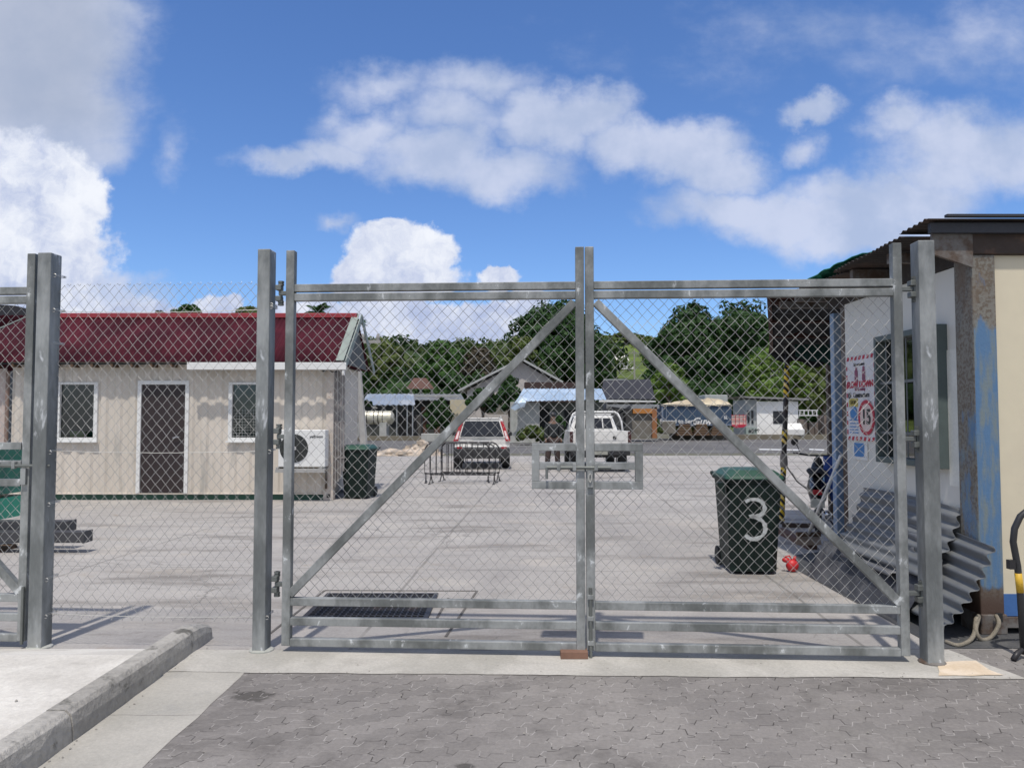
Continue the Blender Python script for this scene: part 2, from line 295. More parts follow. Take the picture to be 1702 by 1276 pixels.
    f = N.m('MULTIPLY', f, N.ramp(fin2, .25, .75, .92, 1.08, False))
    N.set(b.inputs['Base Color'], N.vm('MULTIPLY', c, N.comb(f, f, f))); b.inputs['Roughness'].default_value = rough; b.inputs['Specular IOR Level'].default_value = .3
    bn = N.n.new('ShaderNodeBump'); bn.inputs['Strength'].default_value = strength; bn.inputs['Distance'].default_value = .008
    N.set(bn.inputs['Height'], H); N.l.new(bn.outputs[0], b.inputs['Normal']); return m
gm = {k: ground_mat('surface '+k, k) for k in ('yard', 'light', 'apron', 'gutter', 'asphalt', 'dirt', 'shaded_ground', 'grass', 'pavers')}
def leaf_mat(name, c1, c2, c3=None):
    m = bpy.data.materials.new(name); m.use_nodes = True; N = NT(m.node_tree); b = N.n['Principled BSDF']
    pos = N.n.new('ShaderNodeTexCoord').outputs['Object']
    n1 = N.noise(pos, .55, 4, .6); n2 = N.noise(pos, 3.5, 3, .6)
    c = N.mix(N.ramp(n1, .38, .62), c1, c2)
    c = N.mix(N.ramp(n2, .5, .68), c, c3 or tuple(min(1, q*1.5) for q in c2))
    N.set(b.inputs['Base Color'], c); b.inputs['Roughness'].default_value = .6; b.inputs['Specular IOR Level'].default_value = .25
    tr = N.n.new('ShaderNodeBsdfTranslucent'); N.set(tr.inputs[0], N.vm('MULTIPLY', c, (1.3, 1.5, .7)))
    mx = N.n.new('ShaderNodeMixShader'); mx.inputs[0].default_value = .22
    N.l.new(b.outputs[0], mx.inputs[1]); N.l.new(tr.outputs[0], mx.inputs[2]); N.l.new(mx.outputs[0], N.n['Material Output'].inputs[0]); return m
L_dark = leaf_mat('dark foliage', (.022, .052, .016), (.034, .078, .02))
L_mid = leaf_mat('green foliage', (.035, .085, .02), (.06, .125, .028))
L_olive = leaf_mat('olive foliage', (.065, .10, .028), (.11, .15, .04), (.16, .17, .05))
L_light = leaf_mat('bright green foliage', (.08, .15, .03), (.14, .22, .045), (.20, .27, .06))
L_wood = leaf_mat('mixed woodland foliage', (.022, .052, .016), (.085, .115, .03), (.05, .085, .024)); 
for nd_ in L_wood.node_tree.nodes:
    if nd_.type == 'TEX_NOISE' and abs(nd_.inputs['Scale'].default_value-.55) < .01: nd_.inputs['Scale'].default_value = .11
L_brown = leaf_mat('brownish foliage', (.05, .045, .03), (.075, .06, .04))
# ------------------------------------------------------------------ objects
ROOTLOC = {}
def tag(o, label=None, cat=None, group=None, kind=None):
    if label: o['label'] = label
    if cat: o['category'] = cat
    if group: o['group'] = group
    if kind: o['kind'] = kind
    return o
def thing(name, label, cat, loc=(0, 0, 0), rz=0, group=None):
    o = bpy.data.objects.new(name, None); COL.objects.link(o); o.empty_display_size = .1
    o.location = loc; o.rotation_euler = (0, 0, rz); tag(o, label, cat, group); ROOTLOC[o] = Vector(loc); return o
def roff(o):
    while o is not None:
        if o in ROOTLOC: return ROOTLOC[o]
        o = o.parent
    return Vector((0, 0, 0))
class MB:
    def __init__(s, local=False): s.v = []; s.f = []; s.mi = []; s.local = local; s.cur = 0
    def add(s, vs, fs, mi=None):
        o = len(s.v); s.v += [Vector(q) for q in vs]; s.f += [tuple(i+o for i in f) for f in fs]; s.mi += [s.cur if mi is None else mi]*len(fs); return s
    def box(s, a, b, mi=None):
        x0, y0, z0 = (min(a[i], b[i]) for i in range(3)); x1, y1, z1 = (max(a[i], b[i]) for i in range(3))
        return s.add([(x0,y0,z0),(x1,y0,z0),(x1,y1,z0),(x0,y1,z0),(x0,y0,z1),(x1,y0,z1),(x1,y1,z1),(x0,y1,z1)],
                     [(0,3,2,1),(4,5,6,7),(0,1,5,4),(1,2,6,5),(2,3,7,6),(3,0,4,7)], mi)
    def bar(s, p, q, wd, h, up=(0, 0, 1), mi=None):
        p = Vector(p); q = Vector(q); d = (q-p).normalized(); up = Vector(up)
        sd = d.cross(up); sd = sd.normalized() if sd.length > 1e-6 else Vector((1, 0, 0)); u2 = sd.cross(d).normalized()
        c = [sd*(-wd/2)+u2*(-h/2), sd*(wd/2)+u2*(-h/2), sd*(wd/2)+u2*(h/2), sd*(-wd/2)+u2*(h/2)]
        return s.add([p+k for k in c]+[q+k for k in c], [(3,2,1,0),(4,5,6,7),(0,1,5,4),(1,2,6,5),(2,3,7,6),(3,0,4,7)], mi)
    def path(s, pts, r, n=8, mi=None, cap=True, closed=False):
        pts = [Vector(p) for p in pts]; rs = r if isinstance(r, (list, tuple)) else [r]*len(pts)
        vs = []; ref = None
        for i, p in enumerate(pts):
            if closed: d = (pts[(i+1) % len(pts)]-pts[i-1])
            else: d = (pts[min(i+1, len(pts)-1)]-pts[max(i-1, 0)])
            d = d.normalized() if d.length > 1e-9 else Vector((0, 0, 1))
            if ref is None: ref = d.orthogonal().normalized()
            a = (ref-d*ref.dot(d)); a = a.normalized() if a.length > 1e-6 else d.orthogonal().normalized(); ref = a; b = d.cross(a)
            vs += [p+(a*math.cos(2*math.pi*k/n)+b*math.sin(2*math.pi*k/n))*rs[i] for k in range(n)]
        L = len(pts); fs = []
        for i in range(L if closed else L-1):
            j = (i+1) % L
            fs += [(i*n+k, i*n+(k+1) % n, j*n+(k+1) % n, j*n+k) for k in range(n)]
        if cap and not closed: fs += [tuple(reversed(range(n))), tuple((L-1)*n+k for k in range(n))]
        return s.add(vs, fs, mi)
    def tube(s, p, q, r, n=10, mi=None): return s.path([p, q], r, n, mi)
    def lathe(s, c, prof, n=20, axis='Z', mi=None):
        c = Vector(c); vs = []
        for (r, h) in prof:
            for k in range(n):
                a = 2*math.pi*k/n; x, y = r*math.cos(a), r*math.sin(a)
                vs.append(c+(Vector((x, y, h)) if axis == 'Z' else Vector((h, x, y)) if axis == 'X' else Vector((x, h, y))))
        fs = [(i*n+k, i*n+(k+1) % n, (i+1)*n+(k+1) % n, (i+1)*n+k) for i in range(len(prof)-1) for k in range(n)]
        fs += [tuple(range(n))[::-1], tuple((len(prof)-1)*n+k for k in range(n))]
        return s.add(vs, fs, mi)
    def prism(s, pts, ext, mi=None):
        pts = [Vector(p) for p in pts]; e = Vector(ext); n = len(pts)
        return s.add(pts+[p+e for p in pts], [tuple(range(n))[::-1], tuple(range(n, 2*n))]+[(i, (i+1) % n, n+(i+1) % n, n+i) for i in range(n)], mi)
    def grid(s, rows, mi=None):
        n = len(rows[0]); vs = [p for r in rows for p in r]
        return s.add(vs, [(i*n+k, i*n+k+1, (i+1)*n+k+1, (i+1)*n+k) for i in range(len(rows)-1) for k in range(n-1)], mi)
    def sphere(s, c, r, n=12, mi=None, sc_=(1, 1, 1)):
        prof = [(max(1e-4, math.sin(math.pi*i/n)), -math.cos(math.pi*i/n)) for i in range(n+1)]
        c = Vector(c); o = len(s.v); s.lathe((0, 0, 0), prof, n*2, 'Z', mi)
        for i in range(o, len(s.v)): q = s.v[i]; s.v[i] = c+Vector((q.x*r*sc_[0], q.y*r*sc_[1], q.z*r*sc_[2]))
        return s
    def build(s, name, mats, parent=None, smooth=False, bevel=0, label=None, solid=0, loc=None, norm=True):
        off = Vector((0, 0, 0)) if s.local or parent is None else roff(parent)
        if loc is not None: off = Vector(loc)
        me = bpy.data.meshes.new(name); me.from_pydata([tuple(q-off) for q in s.v], [], s.f)
        if not isinstance(mats, (list, tuple)): mats = [mats]
        for m in mats: me.materials.append(m)
        me.polygons.foreach_set('material_index', s.mi)
        if norm:
            bm = bmesh.new(); bm.from_mesh(me); bmesh.ops.recalc_face_normals(bm, faces=bm.faces); bm.to_mesh(me); bm.free()
        if smooth: me.polygons.foreach_set('use_smooth', [True]*len(me.polygons))
        me.update()
        o = bpy.data.objects.new(name, me); COL.objects.link(o)
        if loc is not None: o.location = loc
        if parent is not None: o.parent = parent
        if solid: md = o.modifiers.new('thickness', 'SOLIDIFY'); md.thickness = solid; md.offset = 0
        if bevel: md = o.modifiers.new('edge', 'BEVEL'); md.width = bevel; md.segments = 2; md.limit_method = 'ANGLE'; md.angle_limit = R(40); md.harden_normals = False
        if label: o['label'] = label
        return o
def struct(name, mb, m, **k): o = mb.build(name, m, **k); o['kind'] = 'structure'; return o
def single(name, mb, m, label, cat, group=None, loc=None, **k):
    if loc is None:
        xs = [q.x for q in mb.v]; ys = [q.y for q in mb.v]; zs = [q.z for q in mb.v]; loc = ((min(xs)+max(xs))/2, (min(ys)+max(ys))/2, min(zs))
    o = mb.build(name, m, loc=loc, **k); return tag(o, label, cat, group)
def copy_tree(o, parent=None):
    c = o.copy(); COL.objects.link(c); c.parent = parent
    for ch in [q for q in o.children]: copy_tree(ch, c)
    return c
def text(parent, s, pos, size, m, ux=(1, 0, 0), uz=(0, 0, 1), name='lettering', align='CENTER', sx_=1.0, ext=.002, bold=0.0, shear=0):
    cu = bpy.data.curves.new('t', 'FONT'); cu.body = s; cu.size = size; cu.align_x = align; cu.align_y = 'CENTER'; cu.extrude = ext; cu.offset = bold; cu.shear = shear
    o = bpy.data.objects.new('t', cu); COL.objects.link(o)
    me = bpy.data.meshes.new_from_object(o, depsgraph=bpy.context.evaluated_depsgraph_get())
    bpy.data.objects.remove(o)
    ux = Vector(ux).normalized(); uz = Vector(uz).normalized(); nrm = ux.cross(uz)
    off = roff(parent)
    for q in me.vertices:
        c = q.co.copy(); q.co = Vector(pos)+ux*c.x*sx_+uz*c.y+nrm*c.z-off
    me.materials.clear(); me.materials.append(m)
    r = bpy.data.objects.new(name, me); COL.objects.link(r); r.parent = parent; return r
# ================================================================== GROUND
def wiggle(pts, z, step=.09, amp=.007):
    out = []; rw_ = random.Random(len(pts)*7+int(abs(pts[0][0])*100))
    for i, p in enumerate(pts):
        q = pts[(i+1) % len(pts)]; a = Vector((p[0], p[1], z)); b_ = Vector((q[0], q[1], z)); L = (b_-a).length; n = max(1, min(160, int(L/step))); d = (b_-a).normalized(); nn = Vector((-d.y, d.x, 0)); w1 = 0
        for k in range(n):
            w1 = w1*.6+rw_.uniform(-amp, amp); out.append(a+(b_-a)*(k/n)+nn*(w1 if k else 0))
    return out
def sheet(name, pts, z, m, nx=1, rough=0):
    if rough: pts = wiggle(pts, z, amp=rough)
    b = MB(); b.add([(p[0], p[1], p[2] if len(p) > 2 else z) for p in pts], [tuple(range(len(pts)))]); return struct(name, b, m)
sheet('ground', [(-900, -40), (900, -40), (900, 1500), (-900, 1500)], -.012, gm['dirt'])
sheet('yard', [(-26, 5.34), (14, 5.34), (26, 33.5), (-40, 31)], 0, gm['yard'])
sheet('road', [(-90, 33), (90, 37), (90, 62), (-90, 58)], -.006, gm['asphalt'])
sheet('concrete_apron', [(-2.15, 4.88), (3.12, 4.74), (2.98, 5.33), (-2.15, 5.33)], .004, gm['apron'], rough=.009)
sheet('paving', [(-1.70, -8), (14, -8), (14, 5.345), (-1.70, 5.345)], 0, gm['pavers'])
sheet('gutter', [(-2.155, -8), (-1.665, -8), (-1.665, 4.87), (-2.155, 4.875)], .002, gm['gutter'], rough=.007)
b = MB(); b.add([(-14, -8, .148), (-2.285, -8, .148), (-2.285, 4.75, .145), (-2.285, 5.33, .01), (-14, 5.33, .01), (-14, 4.75, .13),
                 (-2.285, -8, -.05), (-2.285, 4.75, -.05), (-2.285, 5.33, -.05)],
                [(0, 1, 2, 5), (5, 2, 3, 4), (1, 6, 7, 2), (2, 7, 8, 3)]); struct('footpath', b, gm['light'])
b = MB(); b.add([(-14, 5.05, .002+.06), (-2.5, 5.05, .066), (-2.5, 5.33, .014), (-14, 5.33, .014)], [(0, 1, 2, 3)])
# kerb stones along the gutter
b = MB()
ys = [-8, -6.9, -5.8, -4.7, -3.6, -2.5, -1.4, -.3, .8, 1.75, 2.8, 3.84, 4.78, 5.62]
for i in range(len(ys)-1):
    y0, y1 = ys[i]+.004, ys[i+1]-.004; jx = random.uniform(-.006, .006); jz = random.uniform(-.004, .004)
    n = 8; rows = []
    for k in range(n+1):
        t = k/n; yk = y0+(y1-y0)*t; h = .152+jz
        if yk > 5.45: h -= .05*(yk-5.45)/.17
        wob = lambda: random.uniform(-.003, .003)
        rows.append([(-2.285+jx, yk, -.05), (-2.285+jx, yk, h-.004), (-2.275+jx, yk, h+wob()*.5), (-2.185+jx+wob(), yk, h+wob()*.5), (-2.160+jx+wob(), yk, h-.022+wob()), (-2.150+jx+wob(), yk, h*.5), (-2.146+jx, yk, -.05)])
    b.grid(rows); b.add(rows[0], [tuple(range(7))]); b.add(rows[-1], [tuple(range(7))[::-1]])
struct('kerb', b, pk_m, bevel=.004)
sheet('patched_concrete', [G(1560, 1101, .008)[:2], G(1622, 1097, .008)[:2], G(1668, 1121, .008)[:2], G(1560, 1122, .008)[:2]], .008, peach, rough=.02)
# dark ground strip by the container, with the roof's shade put into its colour
sheet('shaded_ground_strip', [(2.93, 5.36), (9, 5.36), (9, 12.2), (3.3, 9.0), (2.97, 8.3)], .004, gm['shaded_ground'])
# worn white line on the road
b = MB()
for (a0, a1) in ((1262, 1330), (1345, 1370)):
    b.add([G(a0, 747.5, .0)+Vector((0, 0, .004)), G(a1, 748.5, 0)+Vector((0, 0, .004)), G(a1, 746.7, 0)+Vector((0, 0, .004)), G(a0, 745.7, 0)+Vector((0, 0, .004))], [(0, 1, 2, 3)])
struct('road_marking', b, white_p)
# raised verge kerb beyond the road
b = MB(); b.box((12, 58, -.05), (60, 59, .35)); b.box((-40, 55, -.05), (-3, 56, .3)); struct('far_kerb', b, M('brown grey verge stone', (.17, .15, .11), .9, 0, .25, .6))
# drain grate
t = thing('drain_grate', 'steel drain grate set in the concrete behind the left gate leaf', 'drain grate', (-1.15, 6.55, 0))
gx0, gx1, gy0, gy1 = -1.62, -.70, 6.15, 6.95
b = MB(); b.add([(gx0, gy0, .005), (gx1, gy0, .005), (gx1, gy1, .005), (gx0, gy1, .005)], [(0, 1, 2, 3)]); b.build('pit', dark_in, t)
b = MB()
b.box((gx0-.04, gy0-.04, .0), (gx1+.04, gy0, .016)); b.box((gx0-.04, gy1, .0), (gx1+.04, gy1+.04, .016)); b.box((gx0-.04, gy0, .0), (gx0, gy1, .016)); b.box((gx1, gy0, .0), (gx1+.04, gy1, .016))
b.build('frame', dsteel, t)
b = MB()
for k in range(1, 19): x = gx0+(gx1-gx0)*k/19; b.box((x-.006, gy0, .006), (x+.006, gy1, .014))
for k in range(1, 12): y = gy0+(gy1-gy0)*k/12; b.box((gx0, y-.011, .0065), (gx1, y+.011, .0155))
b.build('grating', dsteel, t)
b = MB(); p0 = (gx0-.35, gy0-.55); 
for (a, c) in (((gx0-.16, gy0-.5), (gx0-.10, gy1+.2)), ((gx0-.10, gy1+.2), (gx1+.38, gy1+.18)), ((gx1+.38, gy1+.18), (gx1+.22, gy0-.5)), ((gx1+.1, gy0-.1), (gx1+.14, gy1-.1))):
    b.bar((*a, .0035), (*c, .0035), .02, .003)
struct('concrete_joint', b, M('dirty joint', (.12, .11, .10), .9))
# ================================================================== GATES AND FENCE
A = Vector((Xw(472, 5.28), 5.28, 0)); Bp = Vector((Xw(1505, 5.05), 5.05, 0)); U = (Bp-A).normalized(); NN = Vector((-U.y, U.x, 0))  # NN points away from camera
def S(s, z, d=0.0): return A+U*s+NN*d+Vector((0, 0, z))
sC = (Xw(972.5, 5.17)-A.x)/U.x; sE = (Bp-A).length
def sbar(b, s0, z0, s1, z1, wd, dp=.05, d=0.0):   # bar in the gate plane, front face toward camera
    b.bar(S(s0, z0, d), S(s1, z1, d), dp, wd, up=(S(s1, z1)-S(s0, z0)).cross(NN))
def sbox(b, s0, s1, z0, z1, d0, d1):
    c = [S(s0, 0, d0), S(s1, 0, d0), S(s1, 0, d1), S(s0, 0, d1)]
    b.add([p+Vector((0, 0, z0)) for p in c]+[p+Vector((0, 0, z1)) for p in c], [(0,3,2,1),(4,5,6,7),(0,1,5,4),(1,2,6,5),(2,3,7,6),(3,0,4,7)])
def chainlink(s0, s1, z0, z1, d, wdt=.0735, hgt=.078, r=.0016, top_twist=False, holes=()):
    b = MB(); nk = int(round((s1-s0)/(wdt/2))); hw = (s1-s0)/nk; nz = int(round((z1-z0)/(hgt/2))); hh = (z1-z0)/nz; dd = r*1.15
    sag = [random.uniform(-.003, .003) for _ in range(nk+2)]
    for k in range(nk):
        runs = [[]]
        for j in range(nz+1):
            ph = (j+k) % 2; x = s0+(k+ph)*hw+(sag[k+ph]); z = z0+j*hh
            if k+ph in (0,): x = s0
            if any(h[0] < x < h[1] and h[2] < z < h[3] for h in holes):
                if runs[-1]: runs.append([])
                continue
            # '/' runs in front, '\' behind
            if ph == 1: q = [(x-.004, z-.004, -dd), (x+.0012, z, 0), (x-.004, z+.004, dd)]
            else: q = [(x+.004, z-.004, dd), (x-.0012, z, 0), (x+.004, z+.004, -dd)]
            runs[-1] += [S(a, c, d+e) for (a, c, e) in q]
        for rn in runs:
            if len(rn) > 3: b.path(rn, r, 4, cap=False)
        if top_twist and k % 2 == (nz % 2):
            x = s0+(k+1)*hw; b.path([S(x, z1, d), S(x+.012, z1+.012, d), S(x+.004, z1+.02, d+.004)], r, 4)
            b.path([S(x, z1, d), S(x-.012, z1+.014, d), S(x-.018, z1+.006, d-.004)], r, 4)
    return b
Z_T1, Z_T2 = 2.478, 2.414; RB = (.338, .206, .066)
def post(name, label, px0, Y, top, wdt=.10, dp=.10):
    x0 = Xw(px0, Y)
    t = thing(name, label, 'gate post', (x0+wdt/2, Y+dp/2, 0), 0, 'galvanised gate posts')
    b = MB()
    c0 = Vector((x0, Y, 0)); ux = U; uy = NN
    c = [c0, c0+ux*wdt, c0+ux*wdt+uy*dp, c0+uy*dp]
    b.add([p for p in c]+[p+Vector((0, 0, top)) for p in c], [(0,3,2,1),(4,5,6,7),(0,1,5,4),(1,2,6,5),(2,3,7,6),(3,0,4,7)])
    b.build('shaft', galvp, t, bevel=.006)
    b = MB(); cc = (c[0]+c[2])/2
    b.lathe((cc.x, cc.y, 0), [(.085, .0), (.083, .012), (.068, .02)], 12); b.build('base_grout', rust if 'right' in label else conc_old, t)
    return t, c0, wdt
def hinge(parent, sa, sb, z):   # bracket on the post, lug to the stile
    o = [];
    for dz in (.038, -.038):
        b = MB(); sbox(b, sa, sb, z+dz-.018, z+dz+.018, .0, .06); b.build('hinge_bracket', brace_dark, parent, bevel=.004)
    b = MB(); sm = (sa+sb)/2+(.012 if sb > sa else -.012); c = S(sm, 0, .03)
    b.tube((c.x, c.y, z-.085), (c.x, c.y, z+.085), .012, 10)
    for dz in (-.078, -.06, .06, .078): b.lathe((c.x, c.y, z+dz-.007), [(.021, 0), (.021, .014)], 6)
    b.build('hinge_pin', brace_dark, parent)
def leaf(name, label, s0, s1, brace, hinge_s, free_s, mesh_holes=(), ext_top=2.74):
    t = thing(name, label, 'gate leaf', tuple(S((s0+s1)/2, 0)), 0, 'galvanised mesh gate leaves')
    sw = .058
    b = MB(); sbox(b, s0, s0+sw, .045, ext_top, 0, .06); b.build('stile', galv, t, bevel=.004)
    b = MB(); sbox(b, s1-sw, s1, .045, ext_top, 0, .06); b.build('stile', galv, t, bevel=.004)
    for z in (Z_T1, Z_T2): b = MB(); sbox(b, s0+sw, s1-sw, z-.026, z+.026, .003, .053); b.build('top_rail', galv, t, bevel=.004)
    for z in RB: b = MB(); sbox(b, s0+sw, s1-sw, z-.026, z+.026, .003, .053); b.build('bottom_rail', galv, t, bevel=.004)
    (bs0, bz0), (bs1, bz1) = brace
    b = MB(); sbar(b, bs0, bz0, bs1, bz1, .055, .05, .026); b.build('brace', galv, t, bevel=.004)
    chainlink(s0+sw+.002, s1-sw-.002, RB[0]+.02, Z_T2-.02, .06, holes=mesh_holes).build('mesh_infill', wire_m, t, norm=False)
    return t
def lockbox(t, s0, s1, z0=1.108, z1=1.412, zm=1.262, bolt=True):
    b = MB(); wd = .05
    sbox(b, s0, s1, z1-wd, z1, -.004, .05); sbox(b, s0, s1, z0, z0+wd, -.004, .05)
    e0, e1 = (s0, s0+wd) if s0 < s1 else (s0-wd, s0)
    sbox(b, e0, e1, z0+wd, z1-wd, -.004, .05)
    a = e1 if s0 < s1 else e0
    sbox(b, a, s1, zm-.024, zm+.024, -.002, .046)
    return b.build('lock_frame', galv, t, bevel=.003)
sL1 = (Xw(884, 5.17)-A.x)/U.x; sR1 = (Xw(1068, 5.15)-A.x)/U.x
lf = leaf('gate_leaf', 'left leaf of the double mesh gate, its brace rising to the right', 0, sC-.004, ((.05, .385), (sC-.07, Z_T2-.05)), 0, sC)
rf = leaf('gate_leaf', 'right leaf of the double mesh gate, its brace falling in front of the numbered bin', sC+.004, sE, ((sC+.075, Z_T2-.05), (sE-.05, .375)), sE, sC)
lockbox(lf, sL1, sC-.062); lockbox(rf, sR1, sC+.062)
# bolt across the two leaves
def bolt(t, s0, s1, z, handle, d=-.02):
    b = MB(); b.tube(S(s0, z, d), S(s1, z, d), .010, 10)
    b.tube(S(handle, z, d), S(handle, z-.075, d-.01), .009, 8); b.build('slide_bolt', brace_dark, t, smooth=False)
    for q in (s0+.08, (s0+s1)/2-.03, s1-.1):
        b = MB(); sbox(b, q-.012, q+.012, z-.022, z+.028, d-.012, -.003); b.build('bolt_keeper', galv, t, bevel=.003)
bolt(lf, sL1+.10, sC+.17, 1.252, sL1+.10)
b = MB(); sbox(b, sC+.012, sC+.05, 1.12, 1.235, -.022, -.002); b.build('padlock_plate', galv, rf, bevel=.003)
b = MB(); c_ = S(sC+.03, 1.185, -.03); b.path([c_+Vector((.009*math.cos(a), 0, .028*math.sin(a))) for a in [2*math.pi*k/12 for k in range(12)]], .004, 6, closed=True); b.build('shackle', tie_m, rf)
b = MB(); b.tube(S(sC+.030, .0, -.012), S(sC+.030, .46, -.012), .011, 8); b.build('drop_bolt', brace_dark, rf)
for z in (.1, .26, .4): b = MB(); sbox(b, sC+.01, sC+.05, z-.015, z+.015, -.024, -.001); b.build('bolt_keeper', galv, rf, bevel=.003)
# posts
mp, mc0, mw = post('gate_post', 'middle galvanised post carrying the hinges of the left gate leaf', 424, 5.26, 2.745, .088, .12)
rp, rc0, rw = post('gate_post', 'right galvanised post in front of the blue and rusty container corner', 1533, 5.00, 2.745, .105, .12)
lp, lc0, lw = post('gate_post', 'leftmost galvanised post with tie wires wound round it', 55, 5.33, 2.735, .098, .12)
for z in (2.445, 1.455, .452):
    hinge(lf, -.075, -.035, z); b = MB(); sbox(b, -.055, 0, z-.014, z+.014, .012, .05); b.build('hinge_lug', brace_dark, lf, bevel=.003)
    hinge(rf, sE+.055, sE+.10, z-.01); b = MB(); sbox(b, sE, sE+.07, z-.024, z+.004, .012, .05); b.build('hinge_lug', brace_dark, rf, bevel=.003)
# far left leaf of the neighbouring gate
sP = (lc0.x-A.x)/U.x
s1 = sP-.048; s0 = s1-2.05
ll = leaf('gate_leaf', 'neighbouring gate leaf cut off by the left edge, bolted to the leftmost post', s0, s1, ((s0+.08, Z_T2-.05), (s1-.05, .375)), s0, s1)
lockbox(ll, s1-.44, s1-.062); bolt(ll, s1-.30, s1+.165, 1.252, s1-.28)
b = MB(); sbox(b, s1-.05, s1-.012, 1.12, 1.235, -.022, -.002); b.build('padlock_plate', galv, ll, bevel=.003)
b = MB(); b.tube(S(s1-.012, .03, -.012), S(s1-.012, .42, -.012), .011, 8); b.build('drop_bolt', brace_dark, ll)
# fence panel between the left and the middle post
sa = sP+.098; sb = (mc0.x-A.x)/U.x
t = thing('mesh_fence_panel', 'chain link fence panel stretched between the left and the middle post', 'fence', tuple(S((sa+sb)/2, 0)))
chainlink(sa+.004, sb-.004, .19, 2.515, .05, .0735, .084, .0016, True).build('mesh_infill', wire_m, t, norm=False)
for z, r in ((2.335, .0022), (1.352, .0024), (.225, .0024)):
    b = MB(); pts = []
    for k in range(41): q = k/40; pts.append(S(sa+(sb-sa)*q, z-.012*math.sin(math.pi*q)+random.uniform(-.0015, .0015), .045))
    b.path(pts, r, 5, cap=False); b.build('tension_wire', tie_m, t)
def wraps(t, s0, s1, zs, dp=.12):
    for z in zs:
        b = MB()
        for dz in (0, .009):
            q = .0035
            b.path([S(s0-q, z+dz, -q), S(s1+q, z+dz+.004, -q), S(s1+q, z+dz+.006, dp+q), S(s0-q, z+dz+.003, dp+q)], .0022, 5, closed=True)
        if random.random() < .7:
            e = S(s1, z, -.01); b.path([e+Vector((.012*math.cos(a)*1.0+.008, -.004, .012*math.sin(a))) for a in [k*.7 for k in range(9)]], .0022, 5)
        b.build('tie_wire', tie_m, t)
wraps(lp, sP, sP+.098, (2.58, 2.335, 2.10, 1.345, .985, .47, .22)); wraps(mp, sb, sb+.088, (2.36, 2.345, 1.352, .235))
# wood block under the meeting stiles
b = MB(); c = S(sC-.09, 0, -.02); b.box((c.x-.08, c.y-.03, .004), (c.x+.10, c.y+.06, .052)); single('wood_block', b, wood_block, 'brown wood block under the meeting stiles of the double gate', 'wood block', bevel=.004)
# ================================================================== SITE OFFICE (left)
YO = 15.0; XR = Xw(553, YO); XL = -9.75; ZB, ZT = .13, 2.66
of = thing('site_office', 'cream corrugated site office with a dark red sheet roof', 'building', ((XL+XR)/2, YO, 0))
def corr_profile(x):
    p = .28; q = ((x+50) % p)/p
    if q < .36: return 0.0
    if q < .5: return .024*(q-.36)/.14
    if q < .86: return .024
    return .024*(1-(q-.86)/.14)
def corr_wall(b, x0, x1, z0, z1, Y, holes, prof=corr_profile, per=.28, br=(0, .36, .5, .86)):
    xs = {x0, x1}
    k = math.floor((x0+50)/per)
    while k*per-50 < x1:
        for f in br:
            q = (k+f)*per-50
            if x0 < q < x1: xs.add(q)
        k += 1
    for h in holes: xs.add(h[0]); xs.add(h[1])
    xs = sorted(xs)
    for a, c in zip(xs, xs[1:]):
        if c-a < 1e-5: continue
        m_ = (a+c)/2; iv = [(z0, z1)]
        for h in holes:
            if h[0] < m_ < h[1]:
                nv = []
                for (p, q) in iv:
                    if h[2] > p: nv.append((p, min(q, h[2])))
                    if h[3] < q: nv.append((max(p, h[3]), q))
                iv = [i for i in nv if i[1]-i[0] > 1e-4]
        e = 1e-4
        for (p, q) in iv: b.add([(a, Y+prof(a+e), p), (c, Y+prof(c-e), p), (c, Y+prof(c-e), q), (a, Y+prof(a+e), q)], [(0, 1, 2, 3)])
win = [(Xw(100, YO), Xw(156, YO), Zw(727, YO), Zw(639, YO)), (Xw(386, YO), Xw(432, YO), Zw(727, YO), Zw(639, YO))]
dr = (Xw(235, YO), Xw(308, YO), ZB, Zw(639, YO))
b = MB(); corr_wall(b, XL, XR-.12, ZB, ZT, YO, win+[dr]); b.build('front_wall', cream_wall, of, norm=False, solid=.004)
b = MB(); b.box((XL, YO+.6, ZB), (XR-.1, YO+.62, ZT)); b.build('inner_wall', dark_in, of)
b = MB(); b.box((XR-.02, YO+.12, ZB), (XR, YO+2.44, ZT)); b.box((XL, YO+.04, ZB), (XL+.02, YO+2.44, ZT)); b.box((XL, YO+2.42, ZB), (XR, YO+2.44, ZT)); b.box((XL, YO+.04, ZT-.02), (XR, YO+2.44, ZT)); b.build('container_shell', cream_wall, of)
for (x0, x1, z0, z1) in win:
    fr = MB(); wd = .075; yf = YO-.025
    fr.box((x0-wd, yf, z0-wd), (x1+wd, yf+.1, z0)); fr.box((x0-wd, yf, z1), (x1+wd, yf+.1, z1+wd*.6)); fr.box((x0-wd, yf, z0), (x0, yf+.1, z1)); fr.box((x1, yf, z0), (x1+wd, yf+.1, z1))
    fo = fr.build('window', white_p, of, bevel=.006)
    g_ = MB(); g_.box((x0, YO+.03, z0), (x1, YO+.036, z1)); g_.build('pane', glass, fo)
    s_ = MB(); s_.box((x0-.1, yf-.05, z0-wd-.02), (x1+.1, yf+.02, z0-wd+.01)); s_.build('sill', white_p, fo)
x0, x1, z0, z1 = win[1]
b = MB(); b.box((x0+.13, YO+.14, z0), (x1, YO+.16, z0+.62)); b.build('curtain', M('grey curtain', (.22, .24, .24), .9), of)
b = MB()
for k in range(10): zz = z0+.03+k*.055; b.tube((x0, YO+.01, zz), (x1, YO+.01, zz), .004, 5)
for k in range(10): xx = x0+.03+k*.055; b.tube((xx, YO+.01, z0), (xx, YO+.01, z0+.55), .004, 5)
b.build('window_grille', galv, of)
x0, x1, z0, z1 = win[0]
